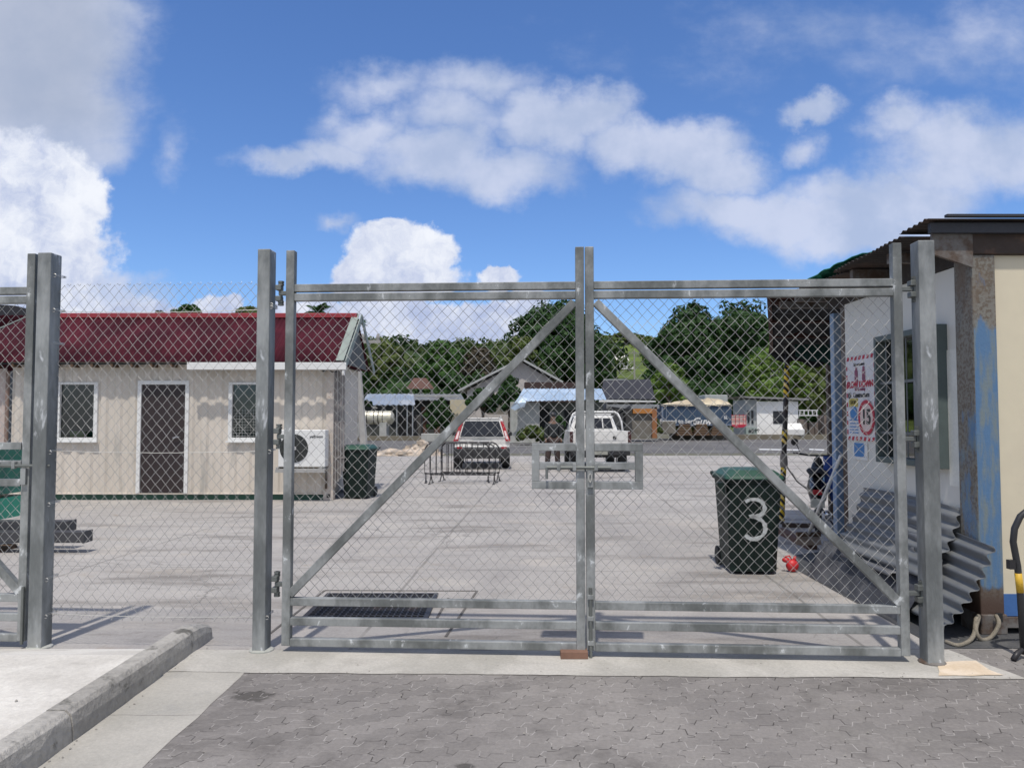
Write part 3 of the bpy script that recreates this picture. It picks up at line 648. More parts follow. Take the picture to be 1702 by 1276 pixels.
b = MB(); b.box((x0+.14, YO+.1, z0+.005), (x0+.42, YO+.3, z0+.10)); b.box((x0+.12, YO+.08, z0+.095), (x0+.44, YO+.32, z0+.125)); single('storage_box', b, lime, 'lime green box standing inside the office window', 'box', bevel=.008)
# door
x0, x1, z0, z1 = dr
fr = MB(); wd = .075; yf = YO-.03
fr.box((x0-wd, yf, z0), (x0, yf+.1, z1+wd)); fr.box((x1, yf, z0), (x1+wd, yf+.1, z1+wd)); fr.box((x0, yf, z1), (x1, yf+.1, z1+wd)); fr.build('door_frame', white_p, of, bevel=.006)
dd = MB(); dd.box((x0+.004, YO+.0, z0+.005), (x1-.004, YO+.04, z1-.004))
for k in range(1, 4): xx = x0+(x1-x0)*k/4; dd.box((xx-.004, YO-.004, z0+.1), (xx+.004, YO, z1-.1))
do = dd.build('door', door_m, of, bevel=.004)
h = MB(); h.tube((x1-.1, YO-.05, 1.22), (x1-.22, YO-.05, 1.20), .012); h.tube((x1-.1, YO, 1.22), (x1-.1, YO-.05, 1.22), .012); h.build('handle', chrome, do)
# wall top band, base beam, corner
b = MB(); b.box((XL, YO-.02, ZB-.02), (XR, YO+.06, ZB)); b.box((XL, YO-.012, ZT-.1), (XR, YO+.05, ZT+.02)); b.build('rail', cream_wall, of, bevel=.004)
b = MB(); b.box((XL+.15, YO+.03, .0), (XR-.15, YO+.12, .11)); b.build('base_beam', green_beam, of)
b = MB(); b.box((XR-.12, YO-.03, .01), (XR+.02, YO+.12, ZT)); b.box((XR-.16, YO-.04, .0), (XR+.03, YO+.14, .17)); b.build('corner_post', M('worn cream steel', (.52, .46, .40), .6, 0, .1, 3, col3=(.28, .15, .09), lo3=.6, hi3=.72, s3=8), of, bevel=.006)
b = MB(); b.box((XR-.09, YO-.046, .05), (XR-.03, YO-.038, .12)); b.build('casting_hole', dark_in, of)
b = MB()
for k, xx in enumerate((XR+.05, XR+.10, XR+.15, XR+.2)): b.tube((xx, YO+.05+.02*(k % 2), .25+.1*k), (xx, YO+.05+.02*(k % 2), 2.55), .021, 8)
b.box((XR+.03, YO+.04, 1.5), (XR+.23, YO+.09, 1.53)); b.box((XR+.03, YO+.04, .8), (XR+.23, YO+.09, .83))
b.build('downpipe', M('grey pipe', (.24, .22, .21), .6), of, smooth=False)
# left neighbour wall section under the same roof
b = MB(); corr_wall(b, -13.2, XL-.13, ZB, 2.55, YO+.05, []); b.box((-13.2, YO+.1, ZB), (XL-.13, YO+.14, 2.5)); b.build('side_room_wall', M('pinkish wall', (.50, .42, .38), .6, 0, .08, 1), of, norm=False)
b = MB(); b.tube((XL-.07, YO-.02, .1), (XL-.07, YO-.02, 2.5), .035); b.build('downpipe', M('brown pipe', (.22, .15, .12), .6), of)
# roof
EY, RY_ = 14.72, 16.2; EZ, RZ = Zw(601, EY), Zw(524, RY_)
xr = Xw(566, EY); xl = Xw(45, RY_)
maroon = M('dark red roof sheet', (.050, .008, .016), .75, 0, .3, 1.2, (.070, .011, .020), .4, .65, .03, 30, .08, spec=.12, stretch=(1, .5, 1))
def corr_roof(b, x0, x1, e, r, per=.095, amp=.011, tmax=lambda x: 1.0):
    e = Vector(e); r = Vector(r); d = r-e; nrm = Vector((0, -d.z, d.y)).normalized(); n = int((x1-x0)/per*6); rows0 = []; rows1 = []; rm = []
    for k in range(n+1):
        x = x0+(x1-x0)*k/n; a = amp*math.sin(2*math.pi*x/per); tt = tmax(x)
        p0 = Vector((x, e.y, e.z)); rows0.append(p0+nrm*a); rows1.append(p0+Vector((0, d.y*tt, d.z*tt))+nrm*a)
    b.grid([rows0, rows1])
b = MB(); corr_roof(b, -14.0, xr, (0, EY, EZ), (0, RY_, RZ), tmax=lambda x: 1.0 if x > xl else max(.60, 1.0-(xl-x)/.45*.4))
b.build('roof', maroon, of, smooth=True, norm=False, solid=.003)
b = MB(); corr_roof(b, -14.0, xr, (0, 17.7, EZ), (0, RY_, RZ)); b.build('rear_roof', maroon, of, smooth=True, norm=False, solid=.003)
b = MB(); b.bar((xl, RY_, RZ+.02), (xr+.02, RY_, RZ+.02), .22, .03); b.bar((xl, RY_-.12, RZ-.02), (xr+.02, RY_-.12, RZ-.02), .02, .10); b.build('ridge_cap', M('red ridge sheet', (.30, .03, .04), .5, 0), of, bevel=.01)
fl = M('pale green flashing', (.25, .29, .26), .6, 0, .15, 3)
b = MB()
b.bar((xr-.02, EY-.03, EZ+.02), (xr-.02, RY_, RZ+.03), .15, .012); b.bar((xr+.10, EY-.03, EZ-.05), (xr+.10, RY_, RZ-.04), .02, .15); b.bar((xr+.10, 17.73, EZ-.05), (xr+.10, RY_, RZ-.04), .02, .15)
b.build('verge_flashing', fl, of)
pl_ = Vector((0, EY, EZ)); dv_ = Vector((0, RY_-EY, RZ-EZ))
b = MB(); b.bar(Vector((xl, 0, 0))+pl_+dv_*1.0, Vector((xl-.45, 0, 0))+pl_+dv_*.6, .08, .02); b.bar(Vector((xl-.45, 0, 0))+pl_+dv_*.6, Vector((-14, 0, 0))+pl_+dv_*.6, .08, .02); b.build('step_flashing', fl, of)
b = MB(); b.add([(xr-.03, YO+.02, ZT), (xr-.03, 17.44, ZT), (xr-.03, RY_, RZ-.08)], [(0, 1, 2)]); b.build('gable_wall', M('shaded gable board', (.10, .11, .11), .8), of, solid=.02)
b = MB(); b.box((Xw(308, 14.6), EY-.10, EZ-.16), (xr+.12, EY-.08, EZ-.02)); b.box((Xw(308, 14.6), EY-.10, EZ-.16), (xr+.12, EY+.02, EZ-.15)); b.build('gutter', white_p, of, bevel=.006)
b = MB(); b.tube((xr+.06, EY-.06, EZ-.15), (xr+.06, EY-.06, EZ-.26), .03); b.build('gutter_outlet', white_p, of)
for k in range(18): xx = xl+.2+k*.38; b = MB(); b.box((xx, EY+.02, EZ-.1), (xx+.05, YO, EZ-.03)); b.build('eave_rafter', timber, of)
b = MB(); b.box((-14, EY+.03, EZ-.05), (xr, EY+.06, EZ-.02)); b.build('eave_shade_strip', dark_in, of)  # near-black strip standing in for the shade below the eave
# lamp on wall and cable
b = MB(); q = P(539, 614, YO-.05); b.sphere(q, .05, 8); b.tube(q+Vector((0, .05, .03)), q, .02, 8); b.path([q+Vector((.05, .02, .02)), q+Vector((.15, .02, -.05)), q+Vector((.25, .02, -.04))], .01, 6); single('wall_lamp', b, black, 'small black lamp under the eave of the office', 'lamp')
# air conditioner
ax0, ax1 = Xw(463, YO-.35), Xw(541, YO-.35); az0, az1 = Zw(776, YO-.35), Zw(714, YO-.35)
t = thing('air_conditioner', 'white outdoor air conditioner unit on a bracket on the office wall', 'air conditioner', ((ax0+ax1)/2, YO-.2, az0))
b = MB(); b.box((ax0, YO-.35, az0), (ax1, YO-.06, az1)); b.build('casing', white_p, t, bevel=.015)
fc_ = Vector((ax0+.30, YO-.362, (az0+az1)/2)); fr_ = .27
b = MB(); b.lathe((fc_.x, YO-.356, fc_.z), [(fr_, -.001), (fr_, .003)], 32, 'Y'); fo = b.build('fan_opening', M('dark grille', (.05, .055, .05), .6), t)
b = MB()
for k in range(1, 10): rr = fr_*k/9.5; b.path([Vector((fc_.x+rr*math.cos(a), YO-.366, fc_.z+rr*math.sin(a))) for a in [2*math.pi*i/28 for i in range(28)]], .003, 4, closed=True)
for k in range(12): a = k*math.pi/6; b.tube((fc_.x+.04*math.cos(a), YO-.366, fc_.z+.04*math.sin(a)), (fc_.x+fr_*math.cos(a+.4), YO-.366, fc_.z+fr_*math.sin(a+.4)), .0035, 4)
b.build('fan_guard', black, fo)
b = MB(); b.lathe((fc_.x, YO-.372, fc_.z), [(.035, 0), (.045, .01)], 14, 'Y'); b.build('fan_hub', white_p, fo)
b = MB(); b.box((ax0-.03, YO-.42, az0-.10), (ax1+.01, YO-.38, az0-.04)); b.box((ax0-.02, YO-.42, az0-.04), (ax0+.03, YO, az0)); b.box((ax1-.09, YO-.42, az0-.04), (ax1-.04, YO, az0)); b.box((ax0, YO-.40, az0-.045), (ax1, YO-.06, az0-.03)); b.build('bracket', M('zinc bracket', (.4, .39, .37), .5, .3), t)
b = MB(); b.box((ax1-.07, YO-.06, .22), (ax1-.03, YO-.02, az0-.02)); b.box((ax0+.05, YO-.06, .55), (ax0+.09, YO-.02, az0-.02)); b.build('bracket_leg', rust, t)
text(t, 'yelbwon', (ax1-.17, YO-.353, az1-.13), .075, black, bold=.001)
# ================================================================== wheelie bins
def make_bin(label, loc, rz, number=None):
    t = thing('wheelie_bin', label, 'bin', loc, rz, 'dark green wheelie bins')
    def ring(w0, d0, y0, z, c=.05): return [(-w0/2+c, y0, z), (w0/2-c, y0, z), (w0/2, y0+c, z), (w0/2, y0+d0-c, z), (w0/2-c, y0+d0, z), (-w0/2+c, y0+d0, z), (-w0/2, y0+d0-c, z), (-w0/2, y0+c, z)]
    b = MB(True); rs = [ring(.47, .52, .09, .03), ring(.475, .54, .085, .12), ring(.55, .66, .02, .9), ring(.555, .67, .015, .93)]
    n = 8; vs = [p for r_ in rs for p in r_]; fs = [(i*n+k, i*n+(k+1) % n, (i+1)*n+(k+1) % n, (i+1)*n+k) for i in range(3) for k in range(n)]+[tuple(range(n))[::-1], tuple(3*n+k for k in range(n))]
    b.add(vs, fs)
    b.box((-.2, .03, .86), (.2, .06, .9)); 
    for xx in (-.16, 0, .16): b.bar((xx, .078+.004, .1), (xx, .018, .86), .018, .012, up=(0, 1, 0))
    body = b.build('body', bin_g, t, bevel=.012)
    b = MB(True); r0 = ring(.585, .70, .0, .93, .05); r1 = ring(.60, .71, -.01, .965, .05); vs = r0+r1; b.add(vs, [(k, (k+1) % 8, 8+(k+1) % 8, 8+k) for k in range(8)]+[tuple(range(8))[::-1], tuple(range(8, 16))]); b.build('rim', bin_g, t, bevel=.008)
    b = MB(True); r0 = ring(.60, .72, -.02, .965, .05); r1 = ring(.58, .70, -.0, 1.0, .06); r2 = ring(.44, .52, .09, 1.055, .07)
    b.add(r0+r1+r2, [(i*8+k, i*8+(k+1) % 8, (i+1)*8+(k+1) % 8, (i+1)*8+k) for i in range(2) for k in range(8)]+[tuple(range(8))[::-1], tuple(range(16, 24))]); b.build('lid', lid_g, t, bevel=.012)
    b = MB(True); b.tube((-.29, .78, .98), (.29, .78, .98), .018); 
    for xx in (-.27, 0, .27): b.bar((xx, .68, .95), (xx, .79, .98), .03, .04)
    b.build('handle', bin_g, t)
    for sg in (-1, 1):
        b = MB(True); b.lathe((sg*.23-.03, .66, .1), [(.04, -.005), (.1, 0), (.1, .05), (.04, .055)], 20, 'X'); b.build('wheel', rubber, t, bevel=.006)
    b = MB(True); b.prism([(-.30, .02, .93), (-.37, .02, .93), (-.37, .02, .90), (-.30, .02, .78)], (0, .10, 0)); b.build('lifting_lug', bin_g, t)
    b = MB(True); b.tube((-.25, .66, .1), (.25, .66, .1), .012); b.build('axle', dsteel, t)
    if number:
        pts = [(-.10, .74), (-.05, .765), (.03, .76), (.08, .72), (.09, .66), (.05, .61), (-.02, .59), (-.045, .60), (.03, .575), (.085, .53), (.10, .46), (.07, .40), (0, .365), (-.06, .375), (-.10, .41)]
        def sy_(z): return .078+(.018-.078)*(z-.1)/.76-.0
        # smooth spline
        P_ = [Vector((x+.0, 0, z)) for x, z in pts]; sp = []
        for i in range(len(P_)-1):
            p0 = P_[max(i-1, 0)]; p1 = P_[i]; p2 = P_[i+1]; p3 = P_[min(i+2, len(P_)-1)]
            for k in range(6):
                s_ = k/6; sp.append(.5*((2*p1)+(-p0+p2)*s_+(2*p0-5*p1+4*p2-p3)*s_*s_+(-p0+3*p1-3*p2+p3)*s_**3))
        b = MB(True); rows = []
        for i, p in enumerate(sp):
            d = (sp[min(i+1, len(sp)-1)]-sp[max(i-1, 0)]).normalized(); nn = Vector((-d.z, 0, d.x)); hw = .021*(.6+.6*random.random())
            if i in (0, len(sp)-1): hw *= .3
            rows.append([Vector(((p+nn*hw*s_).x, sy_((p+nn*hw*s_).z)-.012, (p+nn*hw*s_).z)) for s_ in (-1, -.3, .3, 1)])
        b.grid(rows); b.build('painted_number', chalk, t, norm=False, solid=.003)
    return t
g3 = G(1253, 958); bin3 = make_bin('dark green wheelie bin with a white number 3 behind the right gate leaf', (g3.x+.03, g3.y+.0, 0), R(-3), True)
g2 = G(587, 829); make_bin('dark green wheelie bin without a number beside the site office corner', (g2.x+.02, g2.y-.1, 0), R(-8))
# ================================================================== crowd barriers
def make_barrier(label, loc, rz, w_=1.55):
    t = thing('crowd_barrier', label, 'barrier', loc, rz, 'black crowd barriers standing together')
    h = .98; r = .018; c = .22
    pts = [(-w_/2, 0, .22)]+[(-w_/2, 0, h-c)]+[(-w_/2+c-c*math.cos(a), 0, h-c+c*math.sin(a)) for a in [math.pi/2*k/6 for k in range(1, 7)]]
    pts += [(w_/2-c+c*math.sin(a), 0, h-c+c*math.cos(a)) for a in [math.pi/2*k/6 for k in range(0, 6)]]+[(w_/2, 0, h-c), (w_/2, 0, .22)]
    b = MB(True); b.path(pts, r, 8, closed=True); b.build('frame', dsteel, t, smooth=True)
    b = MB(True)
    for k in range(1, 11):
        x = -w_/2+w_*k/11; e = h if w_/2-abs(x) > c else h-c+math.sqrt(max(0, c*c-(c-(w_/2-abs(x)))**2)); b.tube((x, 0, .22), (x, 0, e), .008, 6)
    b.build('bars', dsteel, t)
    for sx_ in (-1, 1):
        b = MB(True); x = sx_*(w_/2-.03); b.path([(x, -.24, .012), (x, -.2, .03), (x, 0, .2), (x, .2, .03), (x, .24, .012)], .015, 6); b.tube((x, 0, .2), (x, 0, .25), .015, 6)
        b.box((x-.03, -.27, 0), (x+.03, -.21, .02)); b.box((x-.03, .21, 0), (x+.03, .27, .02)); b.build('foot', dsteel, t)
    return t
q = G(768, 803)
make_barrier('front black crowd barrier of the group behind the silver car', (q.x+.02, q.y-.1, 0), R(-3), 1.6)
make_barrier('middle black crowd barrier of the group, standing a little to the left', (q.x-.14, q.y+.30, 0), R(5), 1.6)
make_barrier('rear black crowd barrier of the group, turned to the right', (q.x+.16, q.y+.62, 0), R(-9), 1.5)
# ================================================================== vehicles
def wheel(t, x, y, r=.34, wd=.22, name='wheel'):
    b = MB(True); b.lathe((x-wd/2, y, r), [(r-.09, 0), (r-.02, .0), (r, .03), (r, wd-.03), (r-.02, wd), (r-.09, wd)], 28, 'X'); o = b.build(name, rubber, t)
    b = MB(True); b.lathe((x-wd/2-.004, y, r), [(.06, 0), (r-.1, .012), (r-.1, wd-.004), (.06, wd+.008)], 16, 'X'); b.build('rim', chrome, o)
def frustum(b, x0, x1, y0, y1, z0, X0, X1, Y0, Y1, z1):
    b.add([(x0,y0,z0),(x1,y0,z0),(x1,y1,z0),(x0,y1,z0),(X0,Y0,z1),(X1,Y0,z1),(X1,Y1,z1),(X0,Y1,z1)], [(0,3,2,1),(4,5,6,7),(0,1,5,4),(1,2,6,5),(2,3,7,6),(3,0,4,7)])
def loft(b, secs):
    rows = []
    for y, pts in secs: rows.append([(-x, y, z) for x, z in reversed(pts)]+[(x, y, z) for x, z in pts])
    n = len(rows[0]); b.grid([r+[r[0]] for r in rows]); b.add(rows[0], [tuple(range(n))]); b.add(rows[-1], [tuple(range(n))[::-1]])
# SUV
Ys = 23.9; q = G(800, 780)
suv = thing('parked_car', 'silver white estate car with tall red tail lights, seen from behind', 'car', (Xw(801, Ys), Ys, 0), R(2))
def hp(w_, z0, z1, wt): return [(w_*.86, z0), (w_*.98, z0+.10), (w_, z0+.30), (w_, z1-.16), (w_*.97, z1-.03), (wt, z1)]
b = MB(True); loft(b, [(.06, hp(.84, .52, .97, .76)), (.02, hp(.855, .50, .99, .76)), (.12, hp(.87, .36, 1.0, .78)), (.9, hp(.88, .30, 1.0, .80)), (2.6, hp(.88, .28, .98, .80)), (3.4, hp(.87, .28, .97, .78)), (4.1, hp(.84, .32, .86, .70)), (4.35, hp(.74, .38, .66, .60))])
b.build('body', car_white, suv, smooth=False, bevel=.03)
b = MB(True)
def cab(w0, w1, z0, z1, y0, y1, Y0, Y1):
    sec = []
    return [(-w0, y0, z0), (w0, y0, z0), (w0, y1, z0), (-w0, y1, z0), (-w1, Y0, z1), (w1, Y0, z1), (w1, Y1, z1), (-w1, Y1, z1)]
b.add(cab(.80, .64, .95, 1.58, .06, 3.05, .30, 2.35), [(0,3,2,1),(4,5,6,7),(0,1,5,4),(1,2,6,5),(2,3,7,6),(3,0,4,7)]); b.build('cabin', car_white, suv, bevel=.05)
b = MB(True)
def onface(u_, v_): # rear face coords: u -1..1 , v 0..1
    wd = .80+(.64-.80)*v_; return Vector((u_*wd, .06+.24*v_-.018, .95+.63*v_))
b.add([onface(-.86, .10), onface(.86, .10), onface(.80, .86), onface(-.80, .86)], [(0, 1, 2, 3)]); b.build('rear_window', car_glass, suv, solid=.012)
for sg in (-1, 1):
    b = MB(True)
    def side(yf, v_): wd = .80+(.64-.80)*v_; y0_ = .06+.24*v_; y1_ = 3.05-.7*v_; return Vector((sg*(wd+.012), y0_+(y1_-y0_)*yf, .95+.63*v_))
    b.add([side(.06, .12), side(.94, .12), side(.93, .82), side(.08, .82)], [(0, 1, 2, 3)]); b.build('side_window', car_glass, suv, solid=.01)
    b = MB(True); pts = [onface(sg*.90, -.12), onface(sg*1.08, -.12), onface(sg*1.04, .30), onface(sg*1.01, .86), onface(sg*.86, .86), onface(sg*.90, .3)]
    b.prism([p+Vector((0, -.012, 0)) for p in pts], (0, .07, 0)); b.build('tail_light', red_l, suv, bevel=.008)
    b = MB(True); pts = [onface(sg*.93, -.02), onface(sg*1.03, -.02), onface(sg*1.0, .38), onface(sg*.93, .38)]
    b.prism([p+Vector((0, -.03, 0)) for p in pts], (0, .02, 0)); b.build('reversing_light', clear_l, suv)
    b = MB(True); b.path([(sg*.60, .45, 1.575), (sg*.60, .5, 1.64), (sg*.60, 2.1, 1.64), (sg*.60, 2.2, 1.57)], .018, 6); b.build('roof_rail', M('grey rail', (.35, .35, .34), .4, .4), suv)
    b = MB(True); b.box((sg*.90, 2.75, .98), (sg*1.03, 2.83, 1.12)); b.build('mirror', black, suv, bevel=.02)
    b = MB(True); b.box((sg*.60, -.06, .60), (sg*.76, -.03, .70)); b.build('bumper_light', red_l, suv)
b = MB(True); b.box((-.86, -.07, .34), (.86, .22, .66)); b.build('bumper', M('grey black plastic', (.03, .03, .032), .6), suv, bevel=.04)
b = MB(True); b.box((-.84, -.03, .66), (.84, .1, .74)); b.build('bumper_top', car_white, suv, bevel=.03)
b = MB(True); b.box((-.26, -.016, .80), (.26, .01, .90)); b.build('number_plate', white_p, suv)
b = MB(True); b.box((-.3, -.02, .905), (.3, .02, .93)); b.build('plate_trim', chrome, suv)
b = MB(True); b.bar((-.05, .035, 1.03), (.38, .10, 1.13), .012, .012); b.build('wiper', black, suv)
b = MB(True); b.box((-.86, -.075, .45), (.86, -.06, .47)); b.build('bumper_seam', black, suv)
b = MB(True); b.box((-.08, .0, .955), (.08, .03, .985)); b.build('badge', chrome, suv)
b = MB(True); b.box((-.55, .26, 1.55), (.55, .42, 1.60)); b.build('rear_spoiler', car_white, suv, bevel=.015)
for x in (-.76, .76):
    for y in (.75, 3.45): wheel(suv, x, y, .34, .24)
# pickup
Yp = 22.6
pk = thing('parked_pickup', 'white pickup truck with a hoop over its load bed, seen from behind', 'pickup', (Xw(998, Yp), Yp, 0), R(-1))
b = MB(True)
b.box((-.88, .05, .62), (-.80, 2.2, 1.20)); b.box((.80, .05, .62), (.88, 2.2, 1.20)); b.box((-.86, .05, .60), (.86, 2.2, .72)); b.box((-.84, 2.15, .62), (.84, 2.22, 1.20)); b.build('load_bed', car_white, pk, bevel=.015)
b = MB(True); b.box((-.80, 0, .86), (.80, .06, 1.21)); b.box((-.74, -.008, .93), (.74, 0, 1.14)); b.build('tailgate', car_white, pk, bevel=.012)
b = MB(True); b.box((.36, -.03, .97), (.46, -.005, 1.06)); b.build('tailgate_handle', black, pk, bevel=.01)
for sg in (-1, 1):
    b = MB(True); b.box((sg*.805, -.012, .88), (sg*.895, .06, 1.19)); b.build('tail_light', M('dark lens', (.05, .012, .012), .3), pk, bevel=.008)
b = MB(True); loft(b, [(2.2, hp(.86, .5, 1.2, .80)), (3.9, hp(.86, .45, 1.18, .80)), (4.9, hp(.84, .45, 1.02, .72)), (5.1, hp(.78, .5, .9, .66))]); b.build('body', car_white, pk, bevel=.03)
b = MB(True); b.add(cab(.78, .60, 1.18, 1.68, 2.25, 3.95, 2.42, 3.35), [(0,3,2,1),(4,5,6,7),(0,1,5,4),(1,2,6,5),(2,3,7,6),(3,0,4,7)]); b.build('cabin', car_white, pk, bevel=.05)
b = MB(True); b.add([(-.62, 2.27, 1.26), (.62, 2.27, 1.26), (.54, 2.365, 1.58), (-.54, 2.365, 1.58)], [(0, 1, 2, 3)]); b.build('rear_window', car_glass, pk, solid=.02)
b = MB(True); b.tube((.3, 2.24, 1.26), (.28, 2.34, 1.58), .02); b.tube((-.3, 2.24, 1.26), (-.28, 2.34, 1.58), .02); b.build('window_bar', car_white, pk)
for sg in (-1, 1):
    b = MB(True); b.add([(sg*.78, 2.45, 1.26), (sg*.78, 3.75, 1.26), (sg*.635, 3.3, 1.6), (sg*.635, 2.55, 1.6)], [(0, 1, 2, 3)]); b.build('side_window', car_glass, pk, solid=.03)
    b = MB(True); b.box((sg*.9, 3.6, 1.15), (sg*1.06, 3.68, 1.36)); b.build('mirror', black, pk, bevel=.02)
b = MB(True); h_ = 1.78; pts = [(-.84, 1.5, 1.18), (-.80, 1.55, 1.5), (-.70, 1.6, h_-.06), (-.60, 1.6, h_), (.60, 1.6, h_), (.70, 1.6, h_-.06), (.80, 1.55, 1.5), (.84, 1.5, 1.18)]; b.path(pts, .03, 8); b.build('roll_bar', white_p, pk, smooth=True)
b = MB(True); b.box((-.55, 1.585, h_-.14), (.55, 1.615, h_-.12)); b.box((-.60, 2.6, 1.70), (.60, 2.64, 1.73)); b.build('rack', white_p, pk)
b = MB(True); b.box((-.86, -.06, .50), (.86, .06, .64)); b.build('bumper', black, pk, bevel=.02)
b = MB(True); b.box((-.26, -.075, .52), (.2, -.06, .62)); b.build('number_plate', M('dull plate', (.3, .3, .26), .5), pk)
b = MB(True); b.box((-.7, .3, .42), (.7, 4.6, .6)); b.build('chassis', black, pk)
for x in (-.72, .72):
    for y in (.95, 4.1): wheel(pk, x, y, .37, .25)
text(pk, 'TOYOTA'[:0] or 'D-4D', (.0, -.012, 1.10), .09, M('grey lettering', (.3, .3, .3)), name='lettering') if False else None
# small white car far right
Yw = 61.0
sc_car = thing('parked_car', 'small white car parked at the right of the white cabin', 'car', (Xw(1322, Yw-3), Yw-3, 0), R(-12))
b = MB(True); loft(b, [(.0, hp(.74, .4, .85, .66)), (.2, hp(.80, .3, .92, .70)), (2.6, hp(.80, .3, .92, .70)), (3.5, hp(.74, .34, .8, .62)), (3.7, hp(.62, .4, .65, .5))]); b.build('body', car_white, sc_car, bevel=.04)
b = MB(True); b.add(cab(.70, .56, .9, 1.42, .3, 2.9, .7, 2.1), [(0,3,2,1),(4,5,6,7),(0,1,5,4),(1,2,6,5),(2,3,7,6),(3,0,4,7)]); b.build('cabin', car_white, sc_car, bevel=.04)
b = MB(True); b.box((-.685, .8, 1.0), (.685, 2.3, 1.3)); b.build('windows', car_glass, sc_car)
for x in (-.68, .68):
    for y in (.7, 2.9): wheel(sc_car, x, y, .3, .2)
sc_car.scale = (.85, .85, .85)
# ================================================================== person beside the pickup
def skin_body(name, verts, edges, radii, m, parent, sub=2):
    me = bpy.data.meshes.new(name); me.from_pydata(verts, edges, []); o = bpy.data.objects.new(name, me); COL.objects.link(o); o.parent = parent
    md = o.modifiers.new('skin', 'SKIN'); md.use_smooth_shade = True
    for i, r_ in enumerate(radii): me.skin_vertices[0].data[i].radius = (r_, r_) if not isinstance(r_, tuple) else r_
    me.skin_vertices[0].data[0].use_root = True
    s_ = o.modifiers.new('sub', 'SUBSURF'); s_.levels = sub; s_.render_levels = sub
    me.materials.append(m); return o
Yh = 23.6
pe = thing('person', 'person in dark clothes and brown trousers standing left of the white pickup', 'person', (Xw(919, Yh), Yh, 0), R(12))
V_ = [(0, 0, .95), (0, 0, 1.12), (0, 0, 1.30), (0, .01, 1.42), (0, 0, 1.50), (0, -.01, 1.60), (0, -.01, 1.70),
      (.17, 0, 1.39), (.22, 0, 1.14), (.24, -.05, .92), (.24, -.07, .84), (-.17, 0, 1.39), (-.22, 0, 1.14), (-.24, -.05, .92), (-.24, -.07, .84),
      (.10, 0, .90), (.13, 0, .50), (.16, .02, .10), (.17, -.10, .04), (-.10, 0, .90), (-.15, 0, .50), (-.18, .02, .10), (-.19, -.10, .04)]
E_ = [(0,1),(1,2),(2,3),(3,4),(4,5),(5,6),(3,7),(7,8),(8,9),(9,10),(3,11),(11,12),(12,13),(13,14),(0,15),(15,16),(16,17),(17,18),(0,19),(19,20),(20,21),(21,22)]
R_ = [.13, .13, .15, .09, .055, .085, .08, .06, .045, .035, .035, .06, .045, .035, .035, .09, .065, .045, .04, .09, .065, .045, .04]
skin_body('body', V_, E_, R_, skin_m, pe)
Vs = [(0, 0, .93), (0, 0, 1.12), (0, 0, 1.30), (0, .01, 1.42), (.17, 0, 1.39), (.22, 0, 1.14), (-.17, 0, 1.39), (-.22, 0, 1.14), (.24, -.045, .95), (-.24, -.045, .95)]
skin_body('shirt', Vs, [(0,1),(1,2),(2,3),(3,4),(4,5),(3,6),(6,7),(5,8),(7,9)], [.165, .16, .175, .10, .085, .065, .085, .065, .05, .05], dark_cloth, pe)
Vt = [(0, 0, .95), (.10, 0, .88), (.135, 0, .50), (.16, .02, .12), (-.10, 0, .88), (-.155, 0, .50), (-.18, .02, .12)]
skin_body('trousers', Vt, [(0,1),(1,2),(2,3),(0,4),(4,5),(5,6)], [.15, .115, .095, .075, .115, .095, .075], brown_cloth, pe)
b = MB(True); b.sphere((0, .01, 1.68), .105, 10, None, (1, 1.05, .9)); b.build('hair', black, pe, smooth=True)
# ================================================================== rubble, skip and beams
b = MB()
def heap(b, c, rx, ry, h, n=18, seed=1):
    r_ = random.Random(seed); rows = []
    for i in range(n+1):
        row = []
        for k in range(n+1):
            x = -1+2*i/n; y = -1+2*k/n; d = min(1, math.hypot(x, y)); z = h*(1-d)**1.1*(1+.25*math.sin(5*x+3*y))+r_.uniform(0, .06)*(d < .97)
            row.append((c[0]+x*rx+r_.uniform(-.03, .03), c[1]+y*ry+r_.uniform(-.03, .03), max(0.0, z)))
        rows.append(row)
    b.grid(rows)
q = G(690, 757); heap(b, (q.x+.1, q.y+.9), 1.0, 1.2, .62); q2 = G(640, 757); heap(b, (q2.x+.1, q2.y+.5), 1.2, .8, .26, seed=4)
rr_ = random.Random(3)
for k in range(150):
    a = rr_.uniform(0, 6.28); d = rr_.uniform(.1, 1.0)
    cxx, cyy = (q.x+.1+d*math.cos(a)*1.0, q.y+.9+d*math.sin(a)*1.1) if k % 2 else (q2.x+rr_.uniform(-1.2, 1.2), q2.y+.4+rr_.uniform(-.7, .6))
    zz = .62*max(0, 1-d) if k % 2 else .08; s_ = rr_.uniform(.03, .11)
    b.box((cxx-s_, cyy-s_*.7, max(0, zz-.03)), (cxx+s_, cyy+s_*.7, zz+s_*1.1))
single('rubble_heap', b, M('rubble', (.40, .34, .28), .95, 0, .3, 3, (.50, .42, .34), .4, .6, .5, 8), 'low heap of pale rubble at the edge of the yard behind the wheelie bin', 'rubble')
t = thing('skip_container', 'green steel skip with a rusty band seen through the neighbouring gate leaf', 'skip', (-8.0, 9.6, 0))
yk = 9.6; xe = Xw(0, yk)
b = MB(); zt, zb_ = Zw(741, yk), Zw(822, yk)
b.add([(-11, yk, zb_), (xe, yk, zb_), (xe, yk, zt), (-11, yk, zt), (-11, yk+.55, zb_), (xe, yk+.55, zb_), (xe, yk+.55, zt), (-11, yk+.55, zt)], [(0,1,2,3),(1,5,6,2),(5,4,7,6),(4,0,3,7),(0,4,5,1)])
b.build('hopper', skip_g, t, bevel=.01, solid=.02)
b = MB(); b.box((-11, yk-.03, zb_-.05), (xe+.02, yk+.02, zb_+.03)); b.build('rust_band', rust, t)
